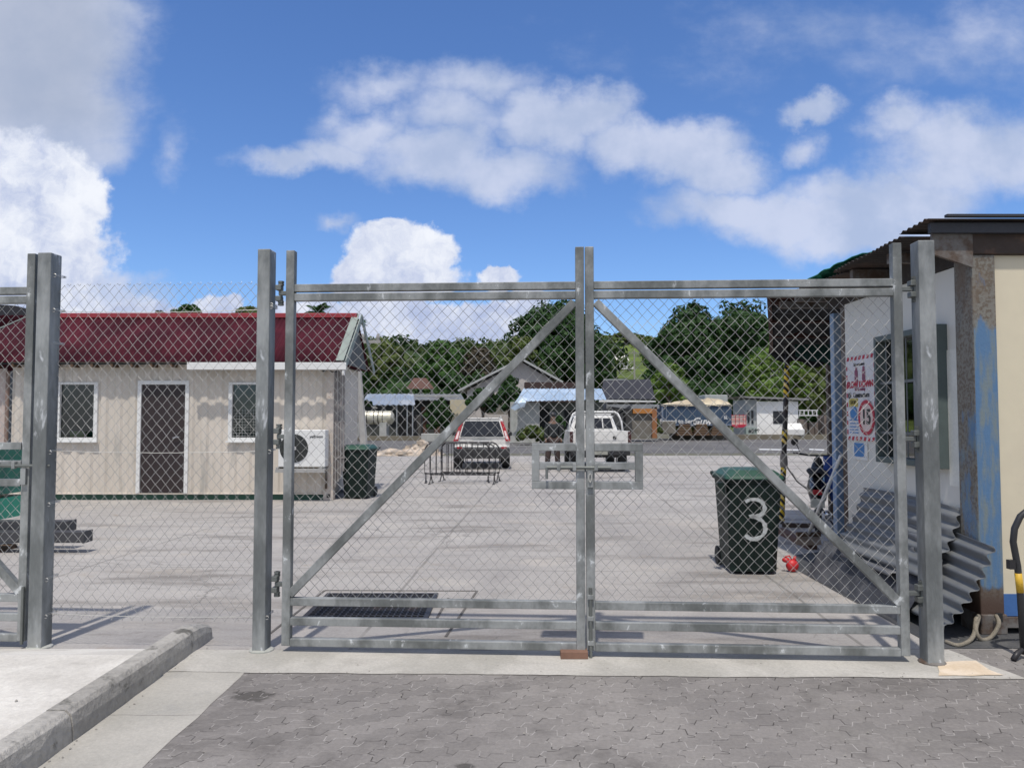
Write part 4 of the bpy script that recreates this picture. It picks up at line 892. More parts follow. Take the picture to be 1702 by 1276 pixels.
b = MB(); b.box((-11, yk-.03, Zw(864, yk)), (xe+.01, yk+.5, zb_-.05)); b.build('lower_rail', M('bright green paint', (.03, .33, .2), .5), t)
b = MB(); b.box((-11, yk-.04, zt-.06), (xe+.03, yk+.03, zt)); 
for k in range(6): b.box((xe-.3-k*.45, yk-.03, zb_), (xe-.24-k*.45, yk, zt))
b.build('rim_ribs', skip_g, t, bevel=.006)
for i, (y0_, y1_, xe_, pyt, pyb) in enumerate(((9.35, 9.5, 117, 866, 882), (9.1, 9.28, 142, 884, 902))):
    b = MB(); b.box((-10.5, y0_, max(.02, Zw(pyb, y0_))), (Xw(xe_, y0_), y1_, Zw(pyt, y0_))); xx = Xw(xe_, y0_); zc0, zc1 = max(.02, Zw(pyb, y0_)), Zw(pyt, y0_)
    b.box((xx, y0_-.01, zc0-.005), (xx+.02, y1_+.01, zc1+.008))
    tag(b.build('steel_beam', M('grey painted beam', (.06, .06, .065), .55, .2, .2, 2), loc=(-8, y0_, 0), bevel=.006), ['upper dark steel beam lying beside the green skip', 'lower dark steel beam lying beside the green skip, reaching further right'][i], 'beam', 'dark steel beams beside the green skip')
b = MB(); b.box((-10.4, 9.1, 0), (-10.2, 9.6, .22)); b.box((-8.0, 9.05, 0), (-7.85, 9.6, .2)); b.box((-6.2, 9.1, 0), (-6.05, 9.5, .05)); single('beam_supports', b, timber, 'timber blocks carrying the dark steel beams', 'blocks')
# dark shed behind left end of office
t = thing('dark_shed', 'black roofed shed rising behind the left end of the office roof', 'shed', (-16, 19, 0))
b = MB(); b.box((-19, 19, 0), (-12.6, 23, 3.6)); b.build('wall', M('shed wall', (.12, .13, .13), .8), t)
b = MB(); prof = [(Xw(px_, 18.6), Zw(py_, 18.6)) for px_, py_ in ((-260, 560), (-120, 522), (-20, 505), (20, 508), (46, 516), (48, 530), (40, 548), (-260, 590))]
b.prism([(x, 18.6, z) for x, z in prof], (0, 5, 0)); b.build('roof', dark_roof, t)
# ================================================================== CONTAINER ON THE RIGHT
XC, YC = 3.43, 5.70
rc = thing('office_container', 'weathered container with blue and rusty corner posts and a cream front at the right edge', 'building', (XC, YC, 0))
b = MB(); b.box((XC, YC, .08), (XC+.175, YC+.24, 2.80)); b.build('corner_post', corner_m, rc, bevel=.012)
b = MB(); b.box((XC-.004, YC-.008, .0), (XC+.19, YC+.26, .15)); b.build('corner_casting', rust, rc, bevel=.01)
b = MB(); b.box((XC+.10, YC-.013, .10), (XC+.15, YC-.006, .16)); b.build('casting_hole', dark_in, rc)
# far corner post, blue left edge and brown flank
b = MB(); b.box((Xw(1388, 8.35), 8.35, .1), (Xw(1405, 8.35), 8.45, Zw(520, 8.35))); b.build('far_corner_post', M('faded blue paint', (.20, .30, .46), .55, 0, .15, 3, (.26, .33, .42), .4, .6, stretch=(1, 1, .4), col3=(.2, .13, .1), lo3=.66, hi3=.76), rc, bevel=.008)
b = MB(); b.box((XC+.04, 7.96, .1), (XC+.09, 8.10, 2.74)); b.build('corner_flange', rust, rc)
# end wall with window opening
wy0, wy1, wz0, wz1 = 6.15, 7.10, 1.23, 2.28; xw0, xw1 = XC+.03, XC+.06
b = MB(); b.box((xw0, YC+.24, .25), (xw1, wy0, 2.76)); b.box((xw0, wy1, .25), (xw1, 7.97, 2.76)); b.box((xw0, wy0, .25), (xw1, wy1, wz0)); b.box((xw0, wy0, wz1), (xw1, wy1, 2.76)); b.build('end_wall', grey_white, rc)
b = MB(); b.box((xw0-.008, YC+.24, 1.05), (xw0, wy0-.05, 2.12)); b.build('wall_patch', M('lighter panel', (.74, .73, .67), .5), rc)
b = MB(); fd = .10
b.box((XC+.03-fd, wy0-.05, wz0-.05), (xw1, wy0, wz1+.05)); b.box((XC+.03-fd, wy1, wz0-.05), (xw1, wy1+.04, wz1+.05)); b.box((XC+.03-fd, wy0, wz1), (xw1, wy1, wz1+.05)); b.box((XC+.03-fd, wy0, wz0-.05), (xw1, wy1, wz0))
wf = b.build('window_frame', M('grey green frame', (.09, .115, .11), .5, 0, .1, 6), rc, bevel=.004)
b = MB(); b.box((xw1-.03, wy0, wz0), (xw1-.022, wy1, wz1)); b.build('pane', glass_r, wf)
b = MB()
for k in range(1, 8): yy_ = wy0+(wy1-wy0)*k/8; b.tube((XC-.03, yy_, wz0), (XC-.03, yy_, wz1), .006, 6)
for z in (1.45, 1.9): b.box((XC-.036, wy0, z-.012), (XC-.030, wy1, z+.012))
b.build('window_bars', M('bar paint', (.16, .17, .17), .5, .3), wf)
b = MB(); b.box((xw1+.5, YC+.3, .3), (xw1+.52, 7.9, 2.7)); b.box((xw1, YC+.3, .3), (xw1+.5, YC+.31, 2.7)); b.build('room_lining', M('room lining', (.12, .12, .11), .9), rc)
b = MB(); b.box((XC+.175, YC+.035, .29), (8.5, YC+.06, 2.80)); b.build('front_wall', cream_p, rc)
b = MB(); b.box((XC+.175, YC+.03, .13), (8.5, YC+.06, .29)); b.build('skirting', M('blue skirting paint', (.05, .14, .36), .5, 0, .12, 3), rc)
b = MB(); b.box((XC+.19, YC+.01, .05), (8.5, YC+.2, .125)); b.build('base_beam', rust, rc)
b = MB(); b.box((XC-.0, YC-.01, 2.802), (8.5, YC+.2, 2.99)); b.build('top_beam', M('rusty beam', (.055, .038, .03), .75, .1, .3, 4, (.10, .055, .035), .5, .65), rc, bevel=.008)
b = MB(); b.box((XC+.01, YC+.24, 2.765), (XC+.10, 8.35, 2.93)); b.build('side_beam', M('dark rusty beam', (.04, .032, .028), .8, .1, .3, 3, (.075, .06, .045), .5, .65), rc)
b = MB(); b.box((XC+.2, YC+.3, .1), (8.5, 8.2, .12)); b.box((XC+.3, 8.2, .1), (8.5, 8.24, 2.75)); b.build('rear_shell', grey_white, rc)
b = MB(); b.prism([(XC-.30, YC-.02, 2.80), (XC, YC-.02, 2.70), (XC, YC-.02, 2.98), (XC-.30, YC-.02, 2.96)], (0, .03, 0)); b.build('eave_flap', rust, rc)
# roof sheets: ridges run across, wavy left edge
def roof_sheet(x0, x1, y0, y1, z0, z1, name='roof_sheet', m=under_m, per=.076, amp=.010):
    b = MB(); n = int((y1-y0)/per*6); rows = [[], []]
    for k in range(n+1):
        y = y0+(y1-y0)*k/n; z = z0+(z1-z0)*k/n+amp*math.sin(2*math.pi*y/per); jag = .006*math.sin(y*9)
        rows[0].append((x0+jag, y, z)); rows[1].append((x1, y, z+.0))
    b.grid(rows); return b.build(name, m, rc, smooth=True, solid=.003, norm=False)
roof_sheet(3.05, 9, 5.59, 6.0, 3.045, 3.03); roof_sheet(3.02, 9, 5.9, 7.2, 2.985, 2.96); roof_sheet(3.07, 9, 7.1, 9.0, 2.93, 2.98)
b = MB(); b.box((3.2, 5.60, 3.06), (9, 5.64, 3.08)); b.box((3.10, 5.64, 2.95), (9, 5.685, 3.025)); b.build('fascia', M('dark fascia', (.03, .032, .04), .6), rc)
for y in (6.3, 7.0, 7.7, 8.4, 8.9): b = MB(); b.box((3.12, y, 2.86), (8, y+.06, 2.94)); b.build('rafter', rust, rc)
# green netting bundled on the roof
b = MB(); rows = []
for i in range(15):
    y = 6.55+i*.10; row = []
    for k in range(9): x = 3.05+k*.07; row.append((x, y+random.uniform(-.02, .02), 2.985+.095*math.sin(math.pi*i/14)*math.sin(math.pi*(k+.6)/9)+random.uniform(0, .035)))
    rows.append(row)
b.grid(rows); single('green_netting', b, green_tarp, 'bundle of bright green netting lying on the edge of the corrugated roof', 'netting', solid=.006)
# poster board
PX = XC+.02
pb = thing('safety_sign', 'red and white safety board reading SLOW DOWN with a 15 speed disc', 'sign', (PX, 7.6, 1.33))
ya, yb, za, zb2 = 7.93, 7.30, 1.36, 2.20
b = MB(); b.box((PX, yb, za), (PX+.008, ya, zb2)); b.build('board', M('white sign board', (.66, .64, .66), .4), pb)
redp = M('sign red', (.45, .02, .05), .5); blk = M('sign black', (.03, .03, .03), .5); blu = M('sign blue', (.05, .20, .46), .5); yel = M('sign yellow', (.50, .40, .08), .5); pinkish = M('sign pink disc', (.72, .55, .5), .5); mar = M('sign maroon', (.25, .06, .12), .5)
b = MB(); xs_ = PX-.0025
def yq(u_): return ya-(ya-yb)*u_
def zq(v_): return za+(zb2-za)*v_
def quad(b, u0, v0, u1, v1, sh=0.0, d=0): b.add([(xs_-d, yq(u0), zq(v0)), (xs_-d, yq(u1), zq(v0)), (xs_-d, yq(u1+sh), zq(v1)), (xs_-d, yq(u0+sh), zq(v1))], [(0, 1, 2, 3)])
for k in range(7):
    quad(b, .02+k*.138, .955, .09+k*.138, 1.0, .03); quad(b, .02+k*.138, .0, .09+k*.138, .045, .03)
for k in range(8):
    quad(b, .955, .07+k*.11, 1.0, .125+k*.11); quad(b, .0, .07+k*.11, .035, .125+k*.11)
b.build('hazard_border', redp, pb, norm=False, solid=.002)
YU = (0, -1, 0)
text(pb, 'SLOW DOWN', (xs_-.001, yq(.48), zq(.66)), .088, redp, YU, sx_=1.0, bold=.003)
text(pb, 'Think safety', (xs_-.001, yq(.48), zq(.605)), .048, mar, YU, sx_=1.0)
text(pb, 'Site entrance', (xs_-.001, yq(.46), zq(.90)), .045, blk, YU, shear=.2)
text(pb, 'Contractors', (xs_-.001, yq(.52), zq(.535)), .07, blk, YU, bold=.001)
b = MB(); b.path([Vector((xs_-.002, yq(.12)+.024*math.cos(a), zq(.535)+.028*math.sin(a))) for a in [2*math.pi*k/14 for k in range(14)]], .006, 5, closed=True); b.build('round_mark', blk, pb)
for uu in (.36, .62):     # two figures
    b = MB(); b.box((xs_-.003, yq(uu+.05), zq(.76)), (xs_, yq(uu-.05), zq(.83))); b.box((xs_-.003, yq(uu+.05), zq(.705)), (xs_, yq(uu+.01), zq(.76))); b.box((xs_-.003, yq(uu-.01), zq(.705)), (xs_, yq(uu-.05), zq(.76))); b.lathe((xs_-.003, yq(uu), zq(.85)), [(.02, 0), (.02, .003)], 12, 'X'); b.build('walking_figure', mar, pb)
b = MB(); c_ = (xs_-.004, yq(.70), zq(.27)); b.lathe(c_, [(.165, 0), (.165, .004)], 32, 'X'); b.build('disc', pinkish, pb)
b = MB(); b.lathe((xs_-.006, c_[1], c_[2]), [(.165, 0), (.165, .002)], 32, 'X')
rg = MB(); vs = []
for k in range(40):
    a = 2*math.pi*k/40
    for r_ in (.137, .172): vs.append((xs_-.006, c_[1]+r_*math.cos(a), c_[2]+r_*math.sin(a)))
rg.add(vs, [(2*k, 2*k+1, (2*k+3) % 80, (2*k+2) % 80) for k in range(40)]); rg.build('disc_ring', redp, pb, norm=False, solid=.003)
text(pb, '15', (xs_-.008, c_[1], c_[2]), .205, blk, YU, bold=.004, sx_=.95)
b = MB(); quad(b, .08, .40, .40, .50); b.build('warning_panel', yel, pb, norm=False, solid=.002)
text(pb, 'STOP', (xs_-.003, yq(.24), zq(.45)), .05, blk, YU)
b = MB(); b.lathe((xs_-.004, yq(.25), zq(.32)), [(.075, 0), (.075, .004)], 24, 'X'); b.build('mandatory_disc', blu, pb)
b = MB()
for v_ in (.235, .195, .155, .12, .085): quad(b, .09, v_, .40, v_+.012)
b.build('small_print_lines', blu, pb, norm=False, solid=.002)
b = MB(); b.box((PX, 7.50, 1.17), (PX+.006, 7.82, 1.34)); nb = tag(b.build('notice', white_p, loc=(PX, 7.66, 1.17)), 'small white notice with a blue field below the safety board', 'notice')
ROOTLOC[nb] = Vector((PX, 7.66, 1.17)); b = MB(); b.box((PX-.003, 7.56, 1.20), (PX, 7.78, 1.335)); b.build('blue_field', blu, nb)
# corrugated sheets leaning against the wall
def lean_sheet(y0, y1, x0, z0, x1, z1, waves, label, jit=.02, amp=.016, m=corr_m, endcut=.0):
    b = MB(); n = waves*8; rows = []
    d = Vector((x1-x0, 0, z1-z0)); nn = Vector((-d.z, 0, d.x)).normalized()
    for i in range(10):
        fy = i/9; row = []
        for k in range(n+1):
            f = k/n; off = amp*math.sin(2*math.pi*f*waves)
            yb_ = y0+endcut*(1-f) if i == 0 else y0
            y = yb_+(y1-y0)*fy+(.012*math.sin(2*math.pi*f*waves) if i == 0 else 0)
            p = Vector((x0, y, z0))+d*f+nn*off+nn*(-.05*math.sin(math.pi*f))+Vector((jit*math.sin(fy*2.6+z1*9), 0, jit*math.sin(fy*3+x0*20)*f)); row.append(p)
        rows.append(row)
    b.grid(rows); return single('corrugated_sheet', b, m, label, 'sheet', 'zinc sheets leaning on the container wall', smooth=True, solid=.002, norm=False)
lean_sheet(5.93, 7.5, 3.12, .36, 3.42, .90, 6, 'rearmost corrugated zinc sheet leaning on the wall, its top corner sticking up', endcut=.0)
lean_sheet(5.46, 6.25, 3.07, .08, 3.385, .70, 7, 'front corrugated zinc sheet whose wavy end juts past the container corner', endcut=.10, amp=.018)
corr_dk = M('dull dark zinc sheet', (.17, .175, .185), .6, .3, .2, 2, (.12, .12, .125), .42, .62, stretch=(1, .4, 1))
lean_sheet(6.3, 7.25, 3.06, .30, 3.34, .70, 5, 'dark corrugated sheet lying lower than the others, reaching back towards the moped', m=corr_dk)
b = MB(); rows = []
for i in range(20):
    y = 6.0+i*.1; rows.append([(2.985+.02*math.sin(i*.7), y, .006), (3.03, y, .05+random.uniform(0, .02)), (3.10, y, .17+random.uniform(0, .03)), (3.17, y, .33+random.uniform(0, .03)), (3.36, y, .36), (3.40, y, .02)])
b.grid(rows); single('dark_tarpaulin', b, M('dark grey tarpaulin', (.05, .052, .06), .7, 0, .25, 5, (.085, .085, .09), .45, .62, .5, 14), 'dark grey tarpaulin heaped under the leaning zinc sheets', 'tarpaulin', smooth=True, norm=False)
# rope
b = MB(); pts = [G(1572, 1066, .012), G(1592, 1072, .015), G(1612, 1064, .02), P(1620, 1050, 5.55), P(1622, 1030, 5.60), P(1627, 1024, 5.64), P(1622, 1046, 5.55), G(1630, 1062, .015), G(1645, 1060, .015), P(1657, 1045, 5.58), P(1660, 1032, 5.6), P(1655, 1022, 5.68)]
sp = []
for i in range(len(pts)-1):
    p0 = pts[max(i-1, 0)]; p1 = pts[i]; p2 = pts[i+1]; p3 = pts[min(i+2, len(pts)-1)]
    for k in range(6): s_ = k/6; sp.append(.5*((2*p1)+(-p0+p2)*s_+(2*p0-5*p1+4*p2-p3)*s_*s_+(-p0+3*p1-3*p2+p3)*s_**3))
b.path(sp, .015, 7); single('rope', b, rope_m, 'frayed rope looped from the container corner onto the ground', 'rope', smooth=True)
# hoop stand at right edge
yh = 5.15; x0 = Xw(1688, yh); t = thing('hoop_stand', 'black bent tube stand with a yellow band at the right edge', 'stand', (x0+.25, yh, 0))
def hz(py): return Zw(py, yh)
xt = Xw(1681, yh)
b = MB(); b.path([(x0+.01, yh, .03), (x0-.002, yh, hz(990)), (x0-.015, yh, hz(940)), (xt-.012, yh, hz(900)), (xt+.0, yh, hz(878)), (xt+.04, yh, hz(858)), (xt+.12, yh, hz(842)), (xt+.30, yh, hz(836)), (xt+.48, yh, hz(842)), (xt+.56, yh, hz(870)), (xt+.58, yh, hz(920)), (x0+.55, yh, .03)], .021, 10); b.build('bent_tube', M('black painted tube', (.03, .03, .032), .45, .1, .2, 8, col3=(.3, .3, .28), lo3=.7, hi3=.8, s3=30), t, smooth=True)
b = MB(); b.path([(x0-.013, yh, hz(952)), (x0-.002, yh, hz(984))], .0225, 12); b.build('yellow_band', stripe_y, t, smooth=True)
b = MB(); b.box((xt-.05, yh-.02, hz(945)), (xt-.012, yh+.02, hz(930))); b.build('lug', dsteel, t)
b = MB(); b.path([(x0-.10, yh-.06, .01), (x0-.06, yh-.04, .045), (x0, yh, .06), (x0+.08, yh-.02, .04), (x0+.14, yh-.06, .01)], .018, 8); b.build('foot', dsteel, t, smooth=True)
# ---------------- canopy with black cloth and poles behind the container
t = thing('canopy', 'low canopy of black shade cloth and rusty rafters reaching back from the container roof', 'canopy', (4.2, 10.5, 0))
b = MB(); rows = []
for i in range(17):
    f = i/16; y = 8.95+f*3.3; row = []
    for k in range(25):
        gk = k/24; xl_ = Xw(1281, y) if f > 0 else Xw(1281, y); x = xl_+gk*(6.6-xl_+.9*f); z = 2.99-.30*f-.06*math.sin(math.pi*((k*1.3) % 4)/4)*(.4+f)+.05*math.sin(i*1.9+k*.7)
        row.append((x, y, z))
    rows.append(row)
b.grid(rows); b.build('shade_cloth', black_tarp, t, solid=.01, norm=False)
b = MB(); rows = []
for k in range(25):
    gk = k/24; x = Xw(1281, 12.2)+gk*3.2; z1_ = 2.70; z0_ = 2.62-.25*math.sin(gk*2.2)-.12*abs(math.sin(k*.9)); rows.append([(x, 12.25, z1_), (x+random.uniform(-.03, .03), 12.22, (z1_+z0_)/2), (x, 12.26, z0_)])
b.grid(rows); b.build('hanging_cloth', black_tarp, t, solid=.01, norm=False)
b = MB(); rows = []
for k in range(13):
    gk = k/12; x = Xw(1325, 11.2)+gk*1.6; rows.append([(x, 11.25, 2.66), (x, 11.22, 2.50-.1*gk), (x, 11.24, 2.46-.30*gk+random.uniform(-.03, .03))])
b.grid(rows); b.build('green_tarpaulin', dgreen_tarp, t, solid=.01, norm=False)
b = MB()
for y in (9.0, 10.0, 11.0, 12.1): b.bar((Xw(1283, y), y, 3.02-.09*(y-9)-.06), (7, y, 3.02-.09*(y-9)-.06), .06, .10)
b.bar((Xw(1284, 8.9), 8.95, 2.98), (Xw(1284, 12.2), 12.2, 2.66), .05, .08); b.build('rafter', M('dark red rafter', (.06, .025, .02), .8, .1, .3, 3), t)
b = MB(); b.bar((Xw(1276, 8.9), 8.9, 3.03), (Xw(1345, 8.9), 8.9, 3.05), .35, .012); b.bar((Xw(1300, 8.8), 8.8, 2.98), (Xw(1345, 8.8), 8.8, 2.97), .04, .06); b.build('roof_edge_board', M('dark rust board', (.09, .03, .025), .8, 0, .3, 3), t)
yp = G(1300, 870).y
t = thing('hazard_pole', 'thin black pole wound with yellow and black tape holding up the canopy', 'pole', (Xw(1300, yp), yp, 0))
pt, pb_ = P(1310, 560, yp), P(1299, 868, yp)
pb_.z = 0
def lerp_px(py): z = Zw(py, yp); f = (z-pb_.z)/(pt.z-pb_.z); return pb_+(pt-pb_)*f
b = MB(); b.tube(pb_, pt, .038, 12); b.build('shaft', M('black pole paint', (.035, .03, .03), .6, .1, .2, 5, (.07, .045, .035), .5, .7), t, smooth=True)
for (p0, p1) in ((865, 806), (790, 776), (738, 714), (660, 608)): b = MB(); b.tube(lerp_px(p0), lerp_px(p1), .041, 12); b.build('hazard_tape', haz_m, t, smooth=True)
b = MB(); q = lerp_px(765); b.lathe(q-Vector((0, 0, .1)), [(.05, 0), (.06, .03), (.055, .16), (.045, .2)], 10); b.build('cloth_knot', M('dirty cloth', (.22, .2, .18), .9), t)
yp2 = G(1382, 862).y; b = MB(); b.box((Xw(1377, yp2), yp2, 0), (Xw(1386, yp2), yp2+.08, 2.75)); single('canopy_post', b, rust, 'dark brown square post under the canopy behind the moped', 'post', bevel=.006)
b = MB(); pts = [lerp_px(768), P(1325, 800, yp-.2), P(1345, 815, yp-.4), P(1370, 832, yp-.6)]; b.path(pts, .012, 6); single('hose', b, M('grey hose', (.16, .15, .13), .8), 'thin grey hose sagging from the tape wound pole', 'hose')
# timbers on the ground
b = MB(); b.bar(G(1300, 872, .03), G(1372, 874, .03), .07, .06); single('timber', b, M('dark timber', (.07, .05, .04), .9, 0, .2, 4), 'dark timber lying crosswise at the foot of the tape wound pole', 'timber')
b = MB(); b.bar(G(1296, 881, .035), G(1350, 908, .035), .12, .07); single('timber', b, M('red brown timber', (.14, .08, .06), .9, 0, .2, 4), 'red brown timber slanting towards the gate from the pole foot', 'timber')
# broom
b = MB(); pa, pb2 = P(1398, 757, 8.22), P(1343, 889, 9.3); t = thing('broom', 'broom with a white stick leaning on the moped', 'broom', tuple(G(1338, 910)))
b.tube(pb2, pa, .02, 10); b.build('stick', white_p, t, smooth=True)
b = MB(); d = (pa-pb2).normalized(); b.bar(pb2+d*.02+Vector((-.14, 0, 0)), pb2+d*.02+Vector((.14, 0, 0)), .05, .05); b.build('head', timber, t)
b = MB()
for k in range(22): x = -.13+.26*k/21; b.tube(pb2+Vector((x, 0, .0)), pb2+Vector((x*1.15, -.02, -.115)), .006, 4)
b.build('bristles', M('pale bristles', (.35, .27, .2), .9), t)
# red plastic jug
q = G(1317, 950); t = thing('plastic_jug', 'small crumpled red plastic jug on the ground beside the numbered wheelie bin', 'jug', tuple(q))
b = MB(True); b.sphere((0, 0, .065), .062, 9, None, (1.05, .9, 1.05)); b.sphere((-.06, .01, .12), .035, 7, None, (1.2, .9, .8)); b.path([(.02, 0, .11), (.03, 0, .16)], [.022, .012], 8); b.build('body', red_pl, t, smooth=True)
b = MB(True); b.path([(.0, 0, .12), (-.03, 0, .165), (-.08, 0, .15)], .008, 6); b.build('handle', red_pl, t, smooth=True)
# moped, parked pointing away
ym = 10.75; t = thing('moped', 'black moped parked under the canopy beside the tape wound pole', 'moped', (Xw(1357, ym), ym, 0), R(-22))
for y in (.0, 1.22): 
    b = MB(True); b.path([Vector((0, y+.255*math.cos(a), .29+.255*math.sin(a))) for a in [2*math.pi*k/24 for k in range(24)]], .045, 8, closed=True); w_o = b.build('wheel', rubber, t, smooth=True)
    b = MB(True)
    for k in range(10): a = k*math.pi/5; b.tube((0, y, .29), (0, y+.23*math.cos(a), .29+.23*math.sin(a)), .006, 4)
    b.lathe((-.05, y, .29), [(.04, 0), (.04, .1)], 10, 'X'); b.build('spokes', chrome, w_o)
b = MB(True)
rows = []
for (y, hw, zl, zh) in ((-.28, .07, .55, .66), (-.1, .13, .45, .76), (.25, .15, .40, .80), (.5, .12, .32, .62), (.8, .10, .30, .50), (1.0, .14, .36, .88), (1.12, .10, .5, 1.0)):
    rows.append([(hw*math.cos(a), y, (zl+zh)/2+(zh-zl)/2*math.sin(a)) for a in [2*math.pi*k/12 for k in range(13)]])
b.grid(rows); b.build('fairing', M('black moped paint', (.018, .018, .022), .25), t, smooth=True)
b = MB(True); rows = []
for (y, hw, z) in ((-.32, .06, .80), (-.2, .13, .84), (.1, .15, .85), (.4, .13, .80), (.48, .08, .77)): rows.append([(hw*math.cos(a), y, z+.05*math.sin(a)) for a in [2*math.pi*k/10 for k in range(11)]])
b.grid(rows); b.build('seat', rubber, t, smooth=True)
b = MB(True); b.tube((0, 1.2, .3), (0, 1.0, 1.0), .03); b.path([(-.34, .88, 1.06), (-.12, .98, 1.02), (.12, .98, 1.02), (.34, .88, 1.06)], .014, 8); b.build('handlebar', dsteel, t)
for sg in (-1, 1):
    b = MB(True); b.tube((sg*.24, .95, 1.05), (sg*.30, .92, 1.20), .006); b.lathe((sg*.32, .91, 1.22), [(.0, -.01), (.055, 0), (.05, .015)], 12, 'Y'); b.build('mirror', black, t)
b = MB(True); b.box((-.06, -.36, .55), (.06, -.30, .62)); b.build('tail_light', red_l, t, bevel=.01)
b = MB(True); b.box((-.09, -.37, .38), (.09, -.36, .5)); b.build('number_plate', M('pale plate', (.45, .45, .4), .5), t)
b = MB(True); b.path([(.13, .2, .2), (.13, -.1, .22), (.13, -.35, .30)], [.03, .045, .045], 10); b.build('exhaust', chrome, t, smooth=True)
b = MB(True); b.tube((.0, .0, .29), (.1, .35, .5), .025); b.tube((0, .5, .35), (.22, .5, .02), .012); b.build('frame', dsteel, t)
b = MB(); cq = P(1388, 800, 10.6); rows = []
for i in range(13):
    f = i/12; a0 = 1.0-.15*f; z = Zw(758, 10.6)+(Zw(835, 10.6)-Zw(758, 10.6))*f; rows.append([(cq.x+(.05+.10*math.sin(math.pi*min(1, .25+f*.8)))*math.cos(a)+random.uniform(-.01, .01)+(.0 if f > .15 else -.03), cq.y+.1*math.sin(a), z) for a in [2*math.pi*k/12 for k in range(13)]])
b.grid(rows); single('blue_cloth', b, blue_cloth, 'blue cloth hanging from the canopy post behind the broom stick', 'cloth', smooth=True, norm=False)
# ================================================================== FAR SIDE OF THE ROAD
def fb(b, px0, px1, pyt, pyb, Y, dep): b.box((Xw(px0, Y), Y, max(0, Zw(pyb, Y)) if pyb else 0), (Xw(px1, Y), Y+dep, Zw(pyt, Y)))
# old shed with light blue roof
Y1 = 49.0
t = thing('old_shed', 'stained concrete shed with a pale blue metal roof behind the parked vehicles', 'building', (Xw(925, Y1), Y1, 0))
b = MB(); fb(b, 848, 897, 668, 0, Y1, 6); b.build('stained_wall', conc_old, t, bevel=.03)
b = MB(); fb(b, 897, 1002, 668, 0, Y1+1.2, 5); b.build('recessed_wall', M('grey green wall', (.14, .15, .13), .9, 0, .25, .5, (.20, .21, .18), .4, .6), t)
b = MB(); b.box((Xw(897, Y1), Y1+1.0, .0), (Xw(915, Y1), Y1+1.18, 2.2)); b.box((Xw(940, Y1), Y1+1.0, .9), (Xw(962, Y1), Y1+1.19, 2.1)); b.build('dark_opening', dark_in, t)
b = MB(); A1, B1 = P(858, 667, Y1-.6), P(1008, 664, Y1-.6); C1, D1 = P(1000, 646, Y1+3.5), P(870, 646, Y1+3.5)
n = 60; rows = [[], []]
for k in range(n+1):
    f = k/n; zz = .03*math.sin(k*math.pi/1.5); rows[0].append(A1.lerp(B1, f)+Vector((0, 0, zz))); rows[1].append(D1.lerp(C1, f)+Vector((0, 0, zz)))
b.grid(rows); b.build('roof', blue_sheet, t, solid=.02, norm=False)
b = MB(); rows = [[], []]
pa = [P(848, 678, Y1-.7), P(856, 682, Y1-.7), P(864, 678, Y1-.65), P(872, 676, Y1-.62)]; pt_ = [P(862, 660, Y1-.5), P(866, 658, Y1-.4), P(870, 660, Y1-.4), P(876, 662, Y1-.4)]
b.grid([pa, [p.lerp(q, .5)+Vector((0, -.15, 0)) for p, q in zip(pa, pt_)], pt_]); b.build('bent_roof_flap', blue_sheet, t, solid=.02, norm=False)
# black roofed house and lean-to
Y2 = 62
t = thing('black_roof_house', 'low house with a large black roof right of the gate stiles', 'building', (Xw(1045, Y2), Y2, 0))
b = MB(); fb(b, 1010, 1086, 668, 0, Y2, 7); b.build('wall', M('dim wall', (.2, .19, .17), .9, 0, .2, .4), t)
b = MB(); b.prism([P(996, 664, Y2-1), P(1090, 666, Y2-1), P(1090, 668, Y2-1), P(996, 668, Y2-1)], (0, .3, 0)); b.build('eave', white_p, t)
b = MB(); b.add([P(998, 664, Y2-1), P(1089, 664, Y2-1), P(1081, 631, Y2+4), P(1003, 632, Y2+4)], [(0, 1, 2, 3)]); b.build('roof', dark_roof, t, solid=.1)
b = MB(); b.bar(P(1003, 632, Y2+3.9), P(1040, 632, Y2+3.9), .1, .22); b.build('ridge_flashing', M('grey flashing', (.3, .32, .32), .6), t)
Y3 = 52
t = thing('lean_to', 'collapsed grey lean-to with an orange painted front beside the black roofed house', 'shed', (Xw(1070, Y3), Y3, 0))
b = MB(); fb(b, 1008, 1096, 672, 679, Y3, 2.5); b.build('roof_sheet', M('grey sheet', (.25, .26, .27), .6, .1, .2, .8), t)
b = MB(); fb(b, 1052, 1084, 679, 687, Y3, .4); b.build('orange_front', orange, t)
b = MB(); fb(b, 1040, 1084, 687, 720, Y3+.2, 1.4); b.build('block_wall', M('brown grey block wall', (.17, .155, .13), .9, 0, .3, .9), t)
b = MB(); b.bar(P(1012, 676, Y3-.3), P(1046, 681, Y3-.4), 1.2, .06); b.bar(P(1025, 690, Y3-.3), P(1050, 672, Y3-.3), .8, .05); b.build('loose_board', dark_roof, t)
b = MB(); fb(b, 1084, 1092, 676, 728, Y3, .4); b.build('post', M('rusty orange post', (.28, .12, .05), .8), t)
